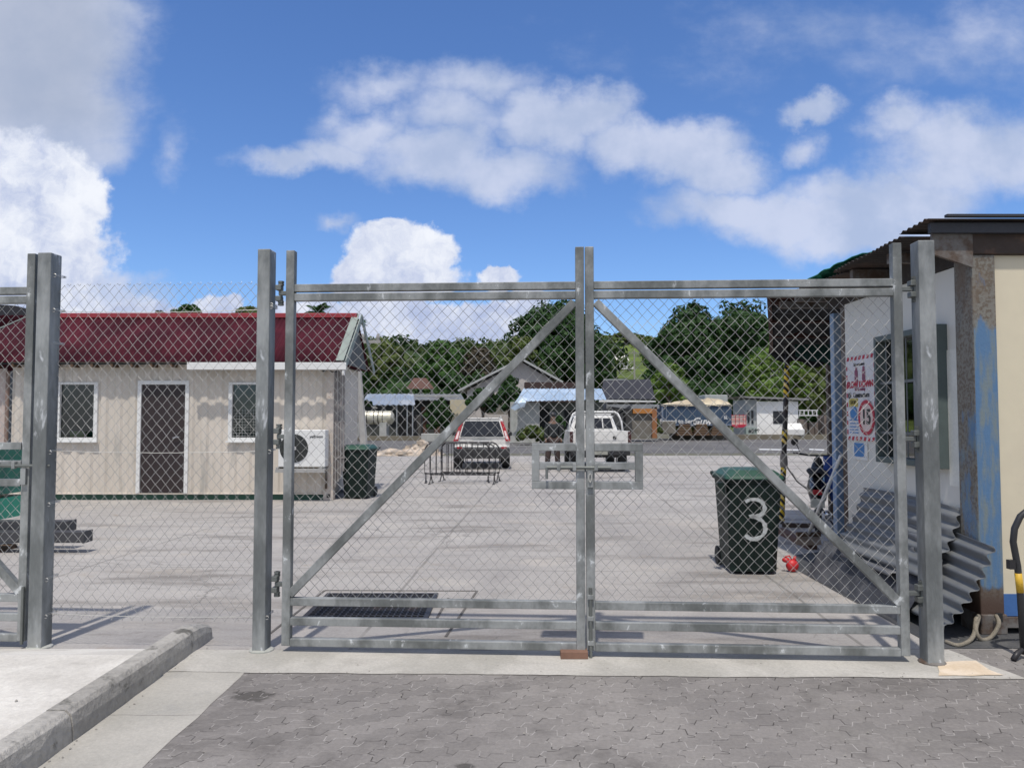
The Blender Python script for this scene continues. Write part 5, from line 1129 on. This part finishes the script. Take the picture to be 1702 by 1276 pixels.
# blue container with tan tarpaulin on timber stack
Y4 = 56
t = thing('shipping_container', 'blue container with white lettering standing on timber beyond the road', 'container', (Xw(1155, Y4), Y4, 0))
z0_, z1_ = Zw(706, Y4), Zw(672, Y4)
b = MB(); xs0, xs1 = Xw(1100, Y4), Xw(1216, Y4); n = 100; rows = [[], []]
for k in range(n+1):
    x = xs0+(xs1-xs0)*k/n; yy_ = Y4+(.06 if (k//2) % 2 else 0)*0.5; rows[0].append((x, yy_, z0_)); rows[1].append((x, yy_, z1_))
b.grid(rows); b.box((xs0, Y4+.1, z0_), (xs1, Y4+2.4, z1_)); b.build('body', blue_cont, t, norm=False)
b = MB(); b.box((xs0-.02, Y4-.04, z0_-.05), (xs1, Y4+.02, z0_+.05)); b.box((xs0-.02, Y4-.04, z0_), (xs0+.1, Y4+.02, z1_)); b.box((xs0+.3, Y4-.04, z0_), (xs0+.35, Y4+.02, z1_)); b.build('frame', M('dull blue frame', (.16, .2, .27), .6), t)
text(t, 'Second to Serve', (Xw(1128, Y4), Y4-.06, Zw(700, Y4)), .42, white_p, bold=.008)
text(t, 'Guwen', (Xw(1174, Y4), Y4-.06, Zw(700.5, Y4)), .72, white_p, bold=.02, shear=.3)
text(t, 'SL', (Xw(1206, Y4), Y4-.06, Zw(694, Y4)), .3, white_p, bold=.008)
b = MB(); rows = []
for i in range(4):
    row = []
    for k in range(21):
        f = k/20; px_ = 1098+f*118; top = 673-9*math.sin(f*math.pi)-(4 if .6 < f < .98 else 0); p = P(px_, 674+(top-674)*i/3, Y4-.1+i*.5); row.append(p+Vector((0, 0, random.uniform(-.03, .03))))
    rows.append(row)
b.grid(rows); single('tarpaulin', b, tan, 'tan tarpaulin spread over the blue container', 'tarpaulin', solid=.03, norm=False)
b = MB(); fb(b, 1172, 1210, 656, 668, Y4+2.2, 2); single('grey_box_store', b, M('pale grey sheet', (.38, .40, .38), .7), 'pale grey sheet box behind the tan tarpaulin', 'store', bevel=.05)
b = MB()
for r_ in range(5):
    for k in range(3):
        x0_ = Xw(1124+k*28+r_*1.5, Y4-.3); x1_ = Xw(1150+k*28-r_*.7, Y4-.3); z_ = .34+r_*.17; b.box((x0_, Y4-.5+.05*r_, z_), (x1_, Y4+1.8, z_+.14))
single('timber_stack', b, timber, 'stack of brown timber under the blue container', 'timber stack', bevel=.01)
b = MB(); fb(b, 1100, 1123, 700, 721, Y4-.5, 1.2); single('concrete_block', b, M('brown grey block wall', (.17, .155, .13)), 'stained concrete block left of the timber stack', 'block', bevel=.06)
# white cabin
Y5 = 62.0
t = thing('guard_cabin', 'white cabin with a flat grey roof and a dark square window beyond the road', 'building', (Xw(1285, Y5), Y5, 0))
b = MB(); fb(b, 1258, 1327, 667, 0, Y5, 4); b.build('white_wall', M('bright white wall', (.86, .85, .82), .6, 0, .06, .5), t, bevel=.02)
b = MB(); fb(b, 1240, 1257.5, 664, 0, Y5+.25, 3.6); b.build('grey_wall', M('pale grey wall', (.40, .42, .42), .8), t)
b = MB(); fb(b, 1285, 1304, 683, 704, Y5-.03, .1); b.build('window', car_glass, t)
for a_ in (1242.5, 1249): b = MB(); fb(b, a_, a_+3.5, 682, 704, Y5+.2, .1); b.build('window', car_glass, t)
b = MB(); b.prism([P(1232, 658, Y5-.5), P(1345, 662, Y5-.5), P(1345, 665, Y5-.5), P(1240, 661, Y5-.5)], (0, 5, 0)); b.build('roof', M('grey flat roof', (.22, .22, .21), .8), t)
b = MB(); fb(b, 1240, 1258, 710, 0, Y5-.6, .5); tl = b.build('lower_panel', M('pale green panel', (.30, .36, .33), .8), t); text(t, '#288', (Xw(1249, Y5), Y5-.62, Zw(716, Y5)), .42, blk, bold=.01)
# red and white fence
t = thing('lattice_fence', 'red and white lattice fence left of the white cabin', 'fence', (Xw(1228, 57), 57, 0))
b = MB(); fb(b, 1216, 1240, 690, 708, 57, .05); b.build('white_panel', M('pinkish white', (.62, .48, .42), .7), t)
b = MB()
for px_ in (1216, 1222.5, 1229, 1235.5, 1240): fb(b, px_-.4, px_+.4, 688, 709, 56.95, .03)
for py_ in (690, 697, 706): fb(b, 1216, 1241, py_-.35, py_+.35, 56.93, .02)
b.build('red_bars', redp, t)
b = MB(); b.prism([P(1214, 706, 56.8), P(1243, 705, 56.8), P(1236, 710, 56.8), P(1224, 711, 56.8)], (0, .3, 0)); b.build('red_cloth', redp, t)
b = MB(); fb(b, 1212.5, 1215, 684, 712, 56.9, .1); b.build('post', cream_p, t)
# clutter right of the cabin
t = thing('pergola_frame', 'pale frame and stacked junk to the right of the white cabin', 'frame', (Xw(1350, 60), 60, 0))
b = MB()
for px_ in (1330, 1337, 1344, 1351, 1358): fb(b, px_-.5, px_+.5, 682, 690, 60, .1)
fb(b, 1328, 1360, 681, 682.5, 60, .1); fb(b, 1328, 1360, 689.5, 691, 60, .1); b.build('pale_lattice', white_p, t)
b = MB(); rj = random.Random(5)
for k in range(14): a_ = rj.uniform(1329, 1384); fb(b, a_, a_+rj.uniform(3, 10), rj.uniform(690, 712), 0, 59+rj.uniform(0, 2), .6)
b.build('stacked_boards', M('brown grey boards', (.16, .13, .11), .9, 0, .4, .4), t)
# brown bank under trees
# aqueduct / tank shelter on the left
Y6 = 62
t = thing('tank_shelter', 'open shelter with a bluish metal roof over the silver tank', 'shelter', (Xw(650, Y6), Y6, 0))
b = MB(); rr = [P(596, 673, Y6-1), P(690, 673, Y6-1), P(687, 655, Y6+3), P(606, 655, Y6+3)]
rows = [[], []]
for k in range(41): f = k/40; z = .04*math.sin(k*1.6); rows[0].append(rr[0].lerp(rr[1], f)+Vector((0, 0, z))); rows[1].append(rr[3].lerp(rr[2], f)+Vector((0, 0, z)))
b.grid(rows); b.build('roof', M('bluish roof sheet', (.26, .31, .38), .5, .1, .2, .4, (.36, .38, .40), .45, .6), t, solid=.05, norm=False)
b = MB(); b.add([P(570, 678, Y6-1.5), P(597, 678, Y6-1.5), P(597, 667, Y6+.5), P(578, 667, Y6+.5)], [(0, 1, 2, 3)]); b.build('side_roof', M('pale roof sheet', (.5, .5, .48), .6), t, solid=.06)
for px_ in (662, 679, 688):
    b = MB(); b.tube((Xw(px_, Y6), Y6-.8, .0), (Xw(px_, Y6), Y6-.8, Zw(674, Y6)), .05, 6); b.build('post', M('pale post', (.32, .34, .36), .6), t)
b = MB(); b.bar(P(690, 658, Y6+2), P(760, 658, Y6+3), .8, .12); b.build('beam', M('pale beam', (.4, .4, .38), .6), t)
b = MB(); b.bar(P(597, 670, Y6-1.6), P(627, 678, Y6-1.6), .07, .07); b.build('beam', M('pale beam', (.4, .4, .38), .6), t)
t = thing('silver_tank', 'ribbed silver tank lying under the bluish shelter roof', 'tank', (Xw(625, Y6), Y6, 0))
b = MB(); rt = (Zw(683, Y6)-Zw(705, Y6))/2; zc = Zw(694, Y6); b.lathe((Xw(592, Y6), Y6-1.9, zc), [(rt*.5, -.2), (rt, 0), (rt, Xw(657, Y6)-Xw(592, Y6)), (rt*.5, Xw(657, Y6)-Xw(592, Y6)+.2)], 28, 'X'); b.build('shell', silver, t, smooth=False)
b = MB()
for px_ in (605, 611, 618, 629, 636, 643): b.lathe((Xw(px_, Y6), Y6-1.9, zc), [(rt+.02, 0), (rt+.02, .06)], 24, 'X')
b.build('hoop', dsteel, t)
for a_ in (596, 640): b = MB(); b.box((Xw(a_, Y6), Y6-2.6, 0), (Xw(a_+11, Y6), Y6-1.2, zc-rt*.7)); b.build('cradle', conc_old, t)
b = MB(); fb(b, 570, 590, 686, 0, Y6+1, 2); single('machine_crate', b, M('dark clutter', (.07, .065, .06), .9, 0, .5, .5), 'dark crate stored left of the silver tank', 'crate', bevel=.1)
b = MB(); fb(b, 662, 700, 690, 0, Y6+2, 1.5); single('machine_crate', b, M('dark clutter', (.07, .065, .06), .9, 0, .5, .5), 'dark crate stored right of the silver tank under the shelter', 'crate', bevel=.1)
b = MB(); q0 = G(575, 722); q1 = G(655, 716); b.bar((q0.x, 58.5, .15), (q1.x, 60, .25), .5, .4); single('low_wall', b, conc_old, 'low pale concrete wall in front of the silver tank', 'wall', bevel=.05)
# long low sheds behind the tank
t = thing('long_shed', 'long low dark grey shed behind the tank shelter and the dark bush', 'shed', (Xw(700, 68), 68, 0))
b = MB(); fb(b, 580, 768, 664, 0, 68, 4); b.build('wall', M('dim shed wall', (.055, .06, .058), .9, 0, .3, .5, (.10, .10, .09), .5, .65), t)
b = MB(); rr = [P(574, 665, 67), P(772, 665, 67), P(766, 655, 70), P(582, 655, 70)]; rows = [[], []]
for k in range(81): f = k/80; z = .03*math.sin(k*1.6); rows[0].append(rr[0].lerp(rr[1], f)+Vector((0, 0, z))); rows[1].append(rr[3].lerp(rr[2], f)+Vector((0, 0, z)))
b.grid(rows); b.build('roof', M('weathered grey roof', (.17, .18, .19), .7, .1, .3, .4, (.10, .09, .085), .45, .6), t, solid=.05, norm=False)
for px_ in (700, 722, 744): b = MB(); fb(b, px_, px_+9, 676, 0, 67.9, .1); b.build('door', M('shed door', (.10, .05, .035), .85), t)
# little red roofed hut
Y7 = 72; t = thing('red_roof_hut', 'small open hut with a dull red pyramid roof among the trees', 'hut', (Xw(697, Y7), Y7, 0))
b = MB(); base = [P(675, 646, Y7), P(722, 646, Y7), P(722, 646, Y7+3), P(675, 646, Y7+3)]; ap = P(698, 628, Y7+1.5); b.add(base+[ap+Vector((-.6, 0, 0)), ap+Vector((.6, 0, 0))], [(0, 1, 5, 4), (1, 2, 5), (2, 3, 4, 5), (3, 0, 4), (0, 3, 2, 1)]); b.build('roof', M('dull red tiles', (.10, .05, .038), .85, 0, .2, .8), t)
b = MB()
for px_ in (681, 697, 716): b.box((Xw(px_, Y7), Y7+.2, 0), (Xw(px_, Y7)+.15, Y7+.35, Zw(646, Y7)))
b.box((Xw(681, Y7), Y7+1.5, 0), (Xw(716, Y7), Y7+1.6, 3.4)); b.build('post', M('pale post paint', (.35, .32, .28), .8), t)
# gabled pale house
Y8 = 80; t = thing('gable_house', 'pale house with a broad gable and grey barge boards behind the left brace', 'house', (Xw(866, Y8), Y8, 0))
apx = P(866, 597, Y8); Lp, Rp = P(775, 652, Y8), P(930, 633, Y8)
lft = Vector((2*apx.x-Rp.x-2.2, Y8, Rp.z-.9))
b = MB(); b.prism([(lft.x+.6, Y8, 0), (Rp.x-.4, Y8, 0), (Rp.x-.4, Y8, Rp.z-.2), (apx.x, Y8, apx.z-.25), (lft.x+.6, Y8, lft.z-.1)], (0, 9, 0)); b.build('wall', pinkwall, t)
b = MB(); b.bar(apx+Vector((0, 4.2, 0)), Rp+Vector((.3, 4.2, -.15)), 10, .2); b.bar(apx+Vector((0, 4.2, 0)), lft+Vector((-.3, 4.2, -.15)), 10, .2); b.build('roof', M('grey roof sheet', (.40, .41, .40), .6, 0, .12, .5), t)
b = MB(); fb(b, 810, 850, 668, 688, Y8-8, 3); b.build('annex_wall', M('cream annex', (.55, .47, .36), .8, 0, .1, .4), t)
b = MB(); b.box((Xw(800, Y8-9), Y8-9, Zw(664, Y8-9)), (Xw(862, Y8-9), Y8-4, Zw(660, Y8-9))); b.build('annex_roof', dark_roof, t)
b = MB(); fb(b, 872, 968, 635, 0, Y8-6, 3); b.build('dark_extension', M('dark brown cladding', (.05, .03, .028), .85), t)
# cream wall left of SUV
b = MB(); fb(b, 748, 775, 664, 0, 66, 3); single('cream_hut', b, M('cream hut wall', (.52, .46, .33), .8, 0, .1, .6), 'cream coloured hut above the silver car, left of the brace', 'hut')
# kerb side planting strip
b = MB(); b.box((Xw(700, 52), 52, 0), (Xw(760, 52), 52.6, .55)); single('low_wall', b, conc_old, 'low grey wall at the roadside left of the silver car', 'wall', bevel=.04)
# ================================================================== HILL
def hill_h(x, y):
    t = max(0.0, y-88); h = .17*min(t, 125)+.05*max(0, min(t-125, 200)); h *= (1+.12*math.sin(x*.021+1)+.06*math.sin(x*.06+y*.03)); return h
b = MB(); rows = []
for i in range(46):
    y = 86+i*8; rows.append([(x, y, hill_h(x, y)-.3) for x in range(-420, 421, 12)])
b.grid(rows); struct('hill', b, gm['grass'], smooth=True)
# white hill house
Y9 = 150; zb9 = hill_h(Xw(1033, Y9), Y9)
t = thing('hill_house', 'small white house with a porch on the green hillside', 'house', (Xw(1033, Y9), Y9, zb9))
zt9 = Zw(592, Y9); zm9 = Zw(600, Y9); zl9 = Zw(610, Y9)
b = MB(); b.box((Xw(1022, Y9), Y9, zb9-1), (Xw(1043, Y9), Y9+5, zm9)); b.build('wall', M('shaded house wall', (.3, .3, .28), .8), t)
b = MB(); b.add([P(1013, 601, Y9-2), P(1046, 600, Y9-2), P(1042, 591, Y9+3), P(1016, 592, Y9+3)], [(0, 1, 2, 3)]); b.build('roof', M('cream white roof', (.78, .74, .66), .6), t, solid=.2)
b = MB()
for px_ in (1022, 1028, 1035, 1041): b.box((Xw(px_, Y9), Y9-1.6, zl9-.4), (Xw(px_, Y9)+.25, Y9-1.4, zm9))
b.box((Xw(1021, Y9), Y9-1.7, zl9-.5), (Xw(1052, Y9), Y9-1.5, zl9+.1)); b.box((Xw(1021, Y9), Y9-1.7, Zw(606, Y9)), (Xw(1042, Y9), Y9-1.5, Zw(605, Y9))); b.build('porch', white_p, t)
for (px0_, px1_, py0_, py1_, lb) in ((712, 722, 587, 593, 'white roofed house high in the trees, left of the others'), (736, 744, 597, 602, 'tiny white house among the trees in the middle of the hillside'), (752, 760, 596, 603, 'tiny white house among the trees at the right of the hillside pair')):
    Yq = 118; zq0 = Zw(py1_+2, Yq)
    t = thing('hillside_house', lb, 'house', (Xw((px0_+px1_)/2, Yq), Yq, zq0))
    b = MB(); fb(b, px0_+1, px1_-1, py0_+2, py1_+6, Yq, 3); b.build('wall', white_p, t)
    b = MB(); b.add([P(px0_, py0_+3, Yq-.5), P(px1_, py0_+3, Yq-.5), P(px1_-1, py0_, Yq+2), P(px0_+1, py0_, Yq+2)], [(0, 1, 2, 3)]); b.build('roof', M('bright roof', (.75, .74, .72), .6), t, solid=.15)
# utility poles
def upole(px_, pyt, Y, label, pyb=None, cross=True, x_off=0):
    x = Xw(px_, Y); z0 = hill_h(x, Y) if Y > 88 else 0
    t = thing('utility_pole', label, 'pole', (x, Y, z0)); b = MB(); b.path([(x+x_off, Y, Zw(pyt, Y)), (x, Y, z0-.3)], [.11, .16], 8); b.build('shaft', M('grey pole', (.36, .35, .33), .8), t)
    b = MB(); z = Zw(pyt, Y)-.6; b.box((x+x_off-1.0, Y-.06, z), (x+x_off+1.0, Y+.06, z+.12))
    for k in (-.9, -.3, .3, .9): b.lathe((x+x_off+k, Y, z+.12), [(.06, 0), (.08, .12), (.04, .25)], 8)
    b.build('crossarm', M('grey arm', (.3, .29, .27), .8), t)
upole(1055, 582, 135, 'grey utility pole beside the white hillside house')
upole(1297, 615, 80, 'thin utility pole in front of the bright bush')
upole(608, 545, 30, 'leaning grey pole behind the office gable', x_off=-.45)
# ================================================================== TREES
def crown(name, blobs, m, parent, n, leaf, seed=0, core=.58, dens=None, flat=.0):
    r = np.random.default_rng(seed); bl = np.array(blobs, float)      # x y z rx ry rz
    wgt = bl[:, 3]*bl[:, 4]; wgt /= wgt.sum(); cnt = (wgt*n).astype(int)
    C = []; 
    for bb, c in zip(bl, cnt):
        nk = max(7, int(c/70)); d = r.normal(size=(nk, 3)); d /= np.linalg.norm(d, axis=1)[:, None]; d[:, 2] = np.where(d[:, 2] < -.45, -d[:, 2], d[:, 2])
        kc = d*r.uniform(.72, 1.0, (nk, 1)); kr = r.uniform(.20, .38, nk)
        idx = r.integers(0, nk, c); e = r.normal(size=(c, 3)); e /= np.linalg.norm(e, axis=1)[:, None]
        p = kc[idx]+e*(kr[idx]*r.uniform(.55, 1.0, c)**.5)[:, None]
        nrm = e*.75+p*.5+r.normal(size=(c, 3))*.45
        C.append((bb[:3]+p*bb[3:6], nrm))
    Pn = np.concatenate([c[0] for c in C]); Nn = np.concatenate([c[1] for c in C]); Nn /= np.linalg.norm(Nn, axis=1)[:, None]
    t = np.cross(Nn, r.normal(size=Nn.shape)); t /= np.linalg.norm(t, axis=1)[:, None]; s_ = np.cross(Nn, t)
    sz = leaf*r.uniform(.6, 1.35, len(Pn))[:, None]
    v_ = np.stack([Pn-t*sz, Pn-s_*sz*.62, Pn+t*sz, Pn+s_*sz*.62], 1).reshape(-1, 3)
    V = [v_]; F = [np.arange(len(v_)).reshape(-1, 4)]
    # inner limbs mass so that the crown is not see-through everywhere
    off = len(v_); L = np.array([roff(parent)]) if parent is not None else np.zeros((1, 3))
    for bb in bl:
        ns, nr = 10, 6; g = []
        for i in range(nr+1):
            ph = math.pi*i/nr
            for k in range(ns): a = 2*math.pi*k/ns; q = r.uniform(.85, 1.1)*core; g.append((bb[0]+bb[3]*q*math.sin(ph)*math.cos(a), bb[1]+bb[4]*q*math.sin(ph)*math.sin(a), bb[2]-bb[5]*q*math.cos(ph)))
        V.append(np.array(g)); F.append(np.array([(off+i*ns+k, off+i*ns+(k+1) % ns, off+(i+1)*ns+(k+1) % ns, off+(i+1)*ns+k) for i in range(nr) for k in range(ns)])); off += len(g)
    V = np.concatenate(V)-L; F = np.concatenate(F)
    me = bpy.data.meshes.new(name); me.vertices.add(len(V)); me.vertices.foreach_set('co', V.astype(np.float32).ravel()); me.loops.add(F.size); me.loops.foreach_set('vertex_index', F.astype(np.int32).ravel())
    me.polygons.add(len(F)); me.polygons.foreach_set('loop_start', np.arange(0, F.size, 4, dtype=np.int32)); me.polygons.foreach_set('loop_total', np.full(len(F), 4, np.int32)); me.update(calc_edges=True); me.validate()
    me.materials.append(m); o = bpy.data.objects.new(name, me); COL.objects.link(o); o.parent = parent; return o
def tree(name, label, cat, px_, pyt, pyb, wpx, Y, m, n=7000, leaf=.30, lobes=12, seed=1, shape='round', group=None, trunk=True):
    x = Xw(px_, Y); zt = Zw(pyt, Y); zb_ = Zw(pyb, Y); g0 = (hill_h(x, Y)-.3) if Y > 88 else 0; zb_ = max(zb_, g0+.1); W_ = wpx/FPX*Y/2; r = random.Random(seed); H_ = zt-zb_
    t = thing(name, label, cat, (x, Y, g0), 0, group)
    bl = []
    for k in range(lobes):
        a = 2*math.pi*k*.618+r.uniform(-.3, .3); f = (k+.5)/lobes; rad = W_*.64*math.sqrt(max(.05, 1-(f*.93)**2))*r.uniform(.85, 1.05)
        rr_ = W_*r.uniform(.34, .44)
        bl.append((x+rad*math.cos(a), Y+rad*math.sin(a)*.8, zb_+H_*(.16+.58*f)*1.0, rr_, rr_, min(rr_*.8, H_*.26)))
    bl.append((x, Y, zb_+H_*.5, W_*.66, W_*.55, H_*.42)); bl.append((x+W_*.05, Y, zt-H_*.24, W_*.5, W_*.4, H_*.22))
    crown('crown', bl, m, t, n, leaf, seed)
    if trunk:
        b = MB(); th = max(.12, W_*.07); top = zb_+H_*.45
        b.path([(x, Y, g0-.2), (x+th*.4, Y, g0+(top-g0)*.5), (x, Y, top)], [th*1.3, th, th*.7], 9)
        for k in range(5): a = k*1.26+seed; b.path([(x, Y, g0+(top-g0)*(.5+.08*k)), (x+W_*.25*math.cos(a), Y+W_*.25*math.sin(a), zb_+H_*.45), (x+W_*.5*math.cos(a), Y+W_*.5*math.sin(a), zb_+H_*.62)], [th*.6, th*.4, th*.15], 6)
        b.build('trunk', bark, t, smooth=True)
    return t
tree('broad_tree', 'big dark dome shaped tree standing behind the meeting stiles', 'tree', 924, 498, 655, 186, 112, L_dark, 24000, .30, 22, 3)
tree('broad_tree', 'big dark tree with two crowns left of the canopy, its left part', 'tree', 1146, 505, 668, 150, 104, L_dark, 22000, .30, 22, 4)
tree('broad_tree', 'tall dark green tree joined to the canopy edge, right part of the big pair', 'tree', 1232, 496, 668, 160, 108, L_dark, 22000, .30, 22, 8)
tree('leafy_bush', 'bright green bushy tree under the canopy edge', 'tree', 1292, 567, 690, 136, 82, L_light, 20000, .17, 16, 5)
tree('leafy_bush', 'olive green bushy tree at the right, below the green tarpaulin', 'tree', 1368, 586, 695, 100, 80, L_olive, 9000, .18, 12, 6)
tree('leafy_bush', 'yellow green bush between the black roof and the big dark trees', 'tree', 1112, 604, 680, 84, 86, L_light, 10000, .2, 8, 7)
tree('broad_tree', 'olive tree with yellowish top right of the office gable', 'tree', 640, 560, 665, 110, 92, L_olive, 8000, .26, 10, 9)
tree('broad_tree', 'dark green tree with a ragged top above the red roofed hut', 'tree', 735, 566, 665, 110, 94, L_mid, 8000, .26, 10, 10)
tree('broad_tree', 'brownish dark tree left of the gabled house', 'tree', 795, 574, 665, 78, 90, L_brown, 5500, .24, 8, 11)
tree('broad_tree', 'light olive tree left of the big dome shaped tree', 'tree', 868, 558, 620, 70, 96, L_olive, 5500, .24, 8, 12)
tree('leafy_bush', 'dark green tree in front of the gabled house', 'tree', 846, 624, 700, 54, 58, L_dark, 4500, .14, 8, 13)
tree('leafy_bush', 'dark bush between the tank shelter and the silver car', 'bush', 728, 662, 725, 60, 57, L_dark, 4500, .13, 8, 14, trunk=False)
tree('leafy_bush', 'low scrub growing against the stained shed wall', 'bush', 886, 706, 735, 62, 46, L_olive, 3500, .10, 8, 15, trunk=False)
tree('leafy_bush', 'dark bush beside the right half of the stained shed', 'bush', 925, 690, 735, 40, 47, L_dark, 3000, .11, 7, 16, trunk=False)
tree('leafy_bush', 'scrub beside the orange fronted lean-to', 'bush', 1085, 690, 722, 30, 54, L_olive, 2200, .12, 6, 17, trunk=False)
tree('broad_tree', 'round green treetop showing above the middle of the office roof', 'tree', 310, 506, 545, 62, 120, L_mid, 5000, .26, 7, 18)
tree('broad_tree', 'dull green treetop above the office roof just left of the middle post', 'tree', 412, 510, 550, 80, 125, L_olive, 5000, .26, 7, 19)
tree('broad_tree', 'faint small treetop above the left half of the office roof', 'tree', 262, 516, 548, 34, 130, L_brown, 2500, .26, 6, 20)
tree('broad_tree', 'mid green tree right of the white hillside house', 'tree', 1090, 570, 625, 50, 118, L_mid, 4000, .26, 7, 21)
tree('leafy_bush', 'dark bush at the foot of the office gable beyond the bin', 'tree', 600, 600, 690, 40, 52, L_dark, 3500, .14, 7, 22)
tree('broad_tree', 'hazy olive tree on the skyline behind the white hillside house', 'tree', 1040, 553, 592, 72, 190, L_olive, 4500, .36, 8, 24)
tree('leafy_bush', 'dark tree hiding the left half of the gabled house', 'tree', 802, 642, 690, 62, 61, L_dark, 5000, .14, 9, 31)
# palms
def palm(label, px_, pyt, Y, L=2.2, n=15, seed=1):
    x = Xw(px_, Y); z = Zw(pyt, Y); t = thing('coconut_palm', label, 'palm', (x, Y, 0), 0, 'coconut palms behind the office'); r = random.Random(seed)
    b = MB(); b.path([(x-.3, Y, 0), (x-.1, Y, z*.5), (x, Y, z)], [.2, .15, .11], 8); b.build('trunk', bark, t, smooth=True)
    b = MB()
    for k in range(n):
        a = 2*math.pi*k/n+r.uniform(-.2, .2); el = r.uniform(.1, 1.2); ln = L*r.uniform(.8, 1.1); pts = []
        for i in range(9):
            f = i/8; d = ln*f; pts.append(Vector((x+math.cos(a)*d*math.cos(el), Y+math.sin(a)*d*math.cos(el), z+d*math.sin(el)-1.0*f*f*ln*.6)))
        b.path(pts, [.03*(1-.8*i/8) for i in range(9)], 5)
        for i in range(1, 17):
            f = i/17*8; i0 = int(f); p = pts[i0].lerp(pts[min(8, i0+1)], f-i0); d = (pts[min(8, i0+1)]-pts[i0]).normalized(); sd = d.cross(Vector((0, 0, 1))).normalized(); ll = ln*.26*math.sin(math.pi*min(1, .15+i/18))
            for sg in (-1, 1): tip = p+sd*sg*ll*.8+d*ll*.35-Vector((0, 0, ll*.45)); b.add([p-d*.04, p+d*.05, tip], [(0, 1, 2)])
    b.build('fronds', L_dark, t, norm=False)
palm('coconut palm whose crown shows above the right half of the office roof', 526, 522, 46, 1.7, 15, 2)
palm('small coconut palm behind the peak of the office gable', 589, 540, 44, 1.1, 12, 5)
# woodland mass
wb = []; rw = random.Random(21)
def clear(px_, Y): return (1000 < px_ < 1118 and Y < 158)
for k in range(260):
    px_ = rw.uniform(-120, 1500); Y = rw.uniform(98, 205); 
    if clear(px_, Y): continue
    x = Xw(px_, Y); r_ = rw.uniform(3.2, 5.6); zz = hill_h(x, Y)
    zz = min(zz, Zw(572 if px_ < 1000 else 566, Y)-r_*1.25)
    if px_ < 560: zz = min(zz, Zw(556, Y)-r_*1.4)
    wb.append((x, Y, zz+r_*.55, r_*1.15, r_, r_*.95))
o = crown('woodland', wb, L_wood, None, 90000, .42, 33, core=.72); tag(o, 'wooded hillside of mixed green trees behind the far houses', 'woodland', kind='stuff')
wb = []
for k in range(40):
    px_ = rw.uniform(560, 850); Y = rw.uniform(86, 96); x = Xw(px_, Y); r_ = rw.uniform(2.0, 3.4); wb.append((x, Y, r_*.6+rw.uniform(0, 2.5), r_*1.1, r_, r_*1.0))
for k in range(44):
    px_ = rw.uniform(1092, 1420); Y = rw.uniform(92, 99); x = Xw(px_, Y); r_ = rw.uniform(2.0, 3.2); wb.append((x, Y, r_*.6+rw.uniform(0, 2.6), r_*1.1, r_, r_))
o = crown('undergrowth', wb, L_dark, None, 46000, .24, 34, core=.7); tag(o, 'dark undergrowth at the foot of the hillside behind the far sheds', 'undergrowth', kind='stuff')

# scattered grit and small stones on the concrete and paving
b = MB(); rg_ = random.Random(77)
spots = [(-2.14, 0.0, -2.08, 5.4, 60), (-1.7, 4.4, 3.0, 5.2, 60), (-4.5, 5.5, 3, 9, 120), (-1.6, 2.8, 3.2, 4.8, 70), (2.8, 4.6, 4.4, 5.6, 60), (-4, 3.0, -2.4, 5.2, 30)]
for (x0, y0, x1, y1, n) in spots:
    for k in range(n):
        x = rg_.uniform(x0, x1); y = rg_.uniform(y0, y1); r_ = rg_.uniform(.003, .009); z = .15 if x < -2.3 and y < 4.7 else .005
        v_ = [(x+r_*a_*rg_.uniform(.6, 1.2), y+r_*b_*rg_.uniform(.6, 1.2), z+c_*r_*rg_.uniform(.4, .9)) for a_, b_, c_ in ((1, 0, 0), (0, 1, 0), (-1, 0, 0), (0, -1, 0), (0, 0, 1))]
        b.add(v_, [(0, 1, 4), (1, 2, 4), (2, 3, 4), (3, 0, 4)])
o = b.build('grit', M('grit', (.30, .28, .25), .9, 0, .3, 20)); tag(o, 'loose grit and tiny stones scattered over the paving and concrete', 'grit', kind='stuff')
